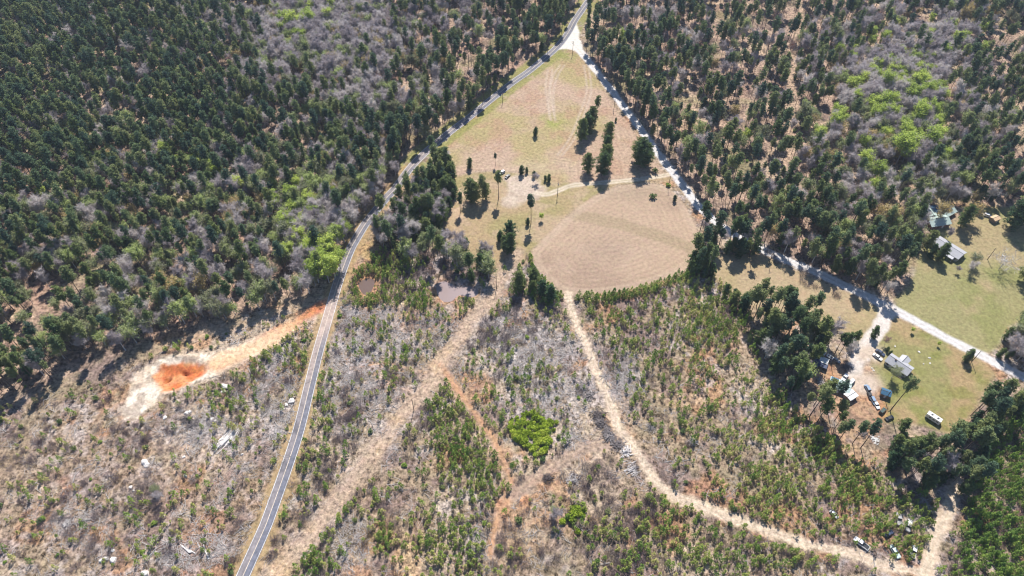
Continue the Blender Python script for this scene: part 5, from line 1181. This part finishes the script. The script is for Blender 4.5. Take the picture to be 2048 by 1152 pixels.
for i, t in enumerate([(290,925,1.5,'upper white boulder in the left clear-cut below the pale green tree'), (293,930,1.1,'lower white boulder of the pair in the left clear-cut'), (262,975,.9,'pale boulder left of the dark bare bush'), (267,981,.6,'small pale boulder below the one left of the dark bush'), (227,1121,1.5,'largest boulder of the bottom left cluster'), (213,1117,1.1,'middle boulder of the bottom left cluster'), (202,1121,1.0,'leftmost boulder of the bottom left cluster'), (226,1102,.7,'small boulder above the bottom left cluster'), (290,1147,1.4,'boulder at the very bottom edge left of the paved road'), (450,774,1.9,'big pale boulder right of the orange sand pit'), (447,783,1.0,'lower stone beside the big pale boulder'), (583,803,1.4,'pale flat rock beside the paved road'), (573,810,.8,'small rock left of the pale flat rock by the road'), (330,836,1.0,'bluish white rock at the foot of the sand pit'), (373,826,.9,'left pale rock right below the sand pit'), (379,824,.8,'right pale rock below the sand pit'), (424,838,.9,'pale rock in the middle of the brushy cut'), (430,842,.8,'second pale rock in the middle of the brushy cut'), (368,914,.6,'small round white stone near the log fan'), (371,952,.7,'lone small stone below the log fan'), (484,909,.6,'lone white stone right of the log fan'), (1790,693,.5,'white stone on the lawn above the grey house'), (1860,727,.45,'flat white stone on the lawn right of the grey house'), (1847,728,.4,'small white stone on the lawn right of the grey house'), (1838,704,.5,'small dark rock on the yard lawn'), (1744,737,.5,'white stone on the grass island left of the grey house'), (1747,741,.45,'lower white stone on the grass island'), (1859,716,.5,'faint stone ring on the yard lawn')]):
    boulder(t[0], t[1], t[2]*1.0, t[3], None, 50+i)
# brush and log piles
def pile(name, px, py, r, n, lab, mat, L=2.6, w=.12, hgt=1.8, aligned=None, cat='brush pile'):
    global rng
    rng = np.random.default_rng(int(px*7+py)); C = Geo()
    for k in range(n):
        q = rng.normal(size=2)*.33*r; rad = np.hypot(*q)/r; z = rng.uniform(0, 1)*hgt*max(0, 1-rad*.8)+.05
        a = rng.uniform(0, 3.14) if aligned is None else aligned+rng.normal()*.16
        l = L*rng.uniform(.5, 1.2)/2; d = np.array([math.cos(a)*l, math.sin(a)*l, rng.normal()*.12*l]); c = np.array([q[0], q[1], z]); ww = w*rng.uniform(.6, 1.5)
        C.tube([c-d, c+rng.normal(size=3)*.08, c+d], [ww, ww*.85, ww*.5], 5)
    me = C.mesh(name, mat); x, y = G(px, py); o = bpy.data.objects.new(name, me); COL.objects.link(o); o.location = (x, y, surf(x, y)); tag(o, lab, cat)
M_DWOOD = foliage('dark_branches', [(.11,.09,.085),(.19,.165,.16),(.28,.25,.24)], 0)
for t in [(1164,774,4.6,110,'brush pile topmost beside the long sandy track'), (1176,791,4.0,80,'low grey brush pile second from the top beside the sandy track'), (1197,831,4.6,120,'grey brush pile third from the top beside the sandy track'), (1201,846,4.6,110,'grey brush pile just below the third one by the sandy track'), (1215,864,3.8,100,'rounded dark brush pile at the track fork, upper one'), (1218,875,4.0,110,'rounded dark brush pile at the track fork, lower one'), (1236,890,4.2,100,'dark brush pile below the track fork'), (1252,903,4.0,80,'pale brush pile against the sandy track below the fork'), (1383,848,5.2,1,'' )][:8]:
    pile('brush_pile', *t[:4], t[4], M_DWOOD if 'pale' not in t[4] else M_WOOD)
pile('log_pile', 1264, 940, 4.2, 60, 'stack of grey logs lowest beside the long sandy track', M_WOOD, 3.6, .12, .9, .5, 'log pile')
pile('brush_pile', 1147, 960, 4.0, 80, 'white weathered brush pile near the orange patch', M_WOOD, 2.8, .09)
pile('brush_pile', 1096, 956, 3.2, 60, 'small grey brush pile beside the orange patch', M_DWOOD)
pile('brush_pile', 1301, 857, 3.6, 60, 'pale grey brush pile right of the long sandy track', M_WOOD, 2.4, .06)
pile('brush_pile', 1386, 884, 3.2, 50, 'pale brush pile among saplings right of the sandy track', M_WOOD, 2.4, .06)
pile('brush_pile', 136, 1046, 2.6, 70, 'spiky white brush heap in the lower left clear-cut', M_WOOD, 2.6, .06)
pile('log_pile', 457, 876, 4.5, 46, 'fan of long pale logs left of the paved road', M_WOOD, 10.0, .2, .9, 1.05, 'log pile')
pile('brush_pile', 385, 848, 4.4, 90, 'dark brush heap right of the sand pit foot', M_DWOOD)
pile('brush_pile', 372, 838, 3.2, 50, 'smaller dark brush heap beside the pale rocks', M_DWOOD)
pile('brush_pile', 425, 846, 3.0, 40, 'loose brush heap between pale rocks', M_DWOOD)
pile('log_pile', 373, 1102, 2.5, 5, 'few fallen logs near the bottom left of the road', M_WOOD, 6.0, .24, .3, 2.6, 'logs')
pile('log_pile', 406, 1096, 2.8, 5, 'fallen logs right of the few at the bottom left', M_WOOD, 6.5, .22, .3, 2.3, 'logs')
pile('fallen_log', 476, 792, .1, 1, 'single pale fallen log right of the big boulder', M_WOOD, 8.5, .28, .3, 1.9, 'log')
pile('fallen_log', 417, 888, .1, 1, 'single short log left of the log fan', M_WOOD, 5.5, .12, .1, 1.9, 'log')
pile('fallen_log', 316, 987, .1, 1, 'dark ended log under the dark bare bush', M_WOOD, 6, .16, .1, 2.7, 'log')
pile('junk_heap', 1692, 735, 3.6, 90, 'grey heap of scrap beside the driveway', M_DWOOD, 2.6, .08, 1.2, None, 'scrap heap')
pile('junk_heap', 1641, 763, 3.4, 60, 'pale heap of scrap left of the teal roofed shed', M_WOOD, 2.2, .1, .9, None, 'scrap heap')
pile('junk_heap', 1751, 879, 3.0, 50, 'white scatter of scrap behind the tall leaning pines', M_CANV, 1.8, .12, .5, None, 'scrap heap')
pile('junk_heap', 1728, 866, 3.4, 50, 'dark scatter of scrap under the tall pines', M_DWOOD, 2.0, .12, .5, None, 'scrap heap')
# garden chairs by the bare tree
def chair(px, py, rz, lab):
    x, y = G(px, py, .4); e = empty('garden_chair', (x, y, 0), rz, lab, 'chair', None, 1.3)
    m = MB(); m.box(0, 0, .4, .6, .6, .06); m.build('seat', M_TRIM, e)
    m = MB(); m.box(-.3, 0, .4, .06, .6, .6); m.build('backrest', M_TRIM, e)
    for sx in (-1, 1):
        for sy in (-1, 1): m = MB(); m.box(sx*.26, sy*.26, 0, .06, .06, .4); m.build('leg', M_TRIM, e)
for i, (a, b, l) in enumerate([(2005,511,'topmost white garden chair by the big bare tree'), (2010,514,'second white garden chair by the big bare tree'), (2008,519,'third white garden chair by the big bare tree'), (2012,522,'lowest white garden chair by the big bare tree')]): chair(a, b, i*1.3, l)
# ------------------------------------------------------------------ haze
m = bpy.data.materials.new('haze'); m.use_nodes = True; n = m.node_tree; n.nodes.clear(); out = n.nodes.new('ShaderNodeOutputMaterial'); pv = n.nodes.new('ShaderNodeVolumePrincipled')
pv.inputs['Color'].default_value = (.72, .82, 1.0, 1); pv.inputs['Density'].default_value = HAZE = .00008; pv.inputs['Anisotropy'].default_value = .2
n.links.new(pv.outputs[0], out.inputs['Volume'])
mb = MB(); mb.box(0, 0, -8, 12100, 12100, 318); tag(mb.build('haze', m), 'thin blue haze in the air', None, None, 'stuff')
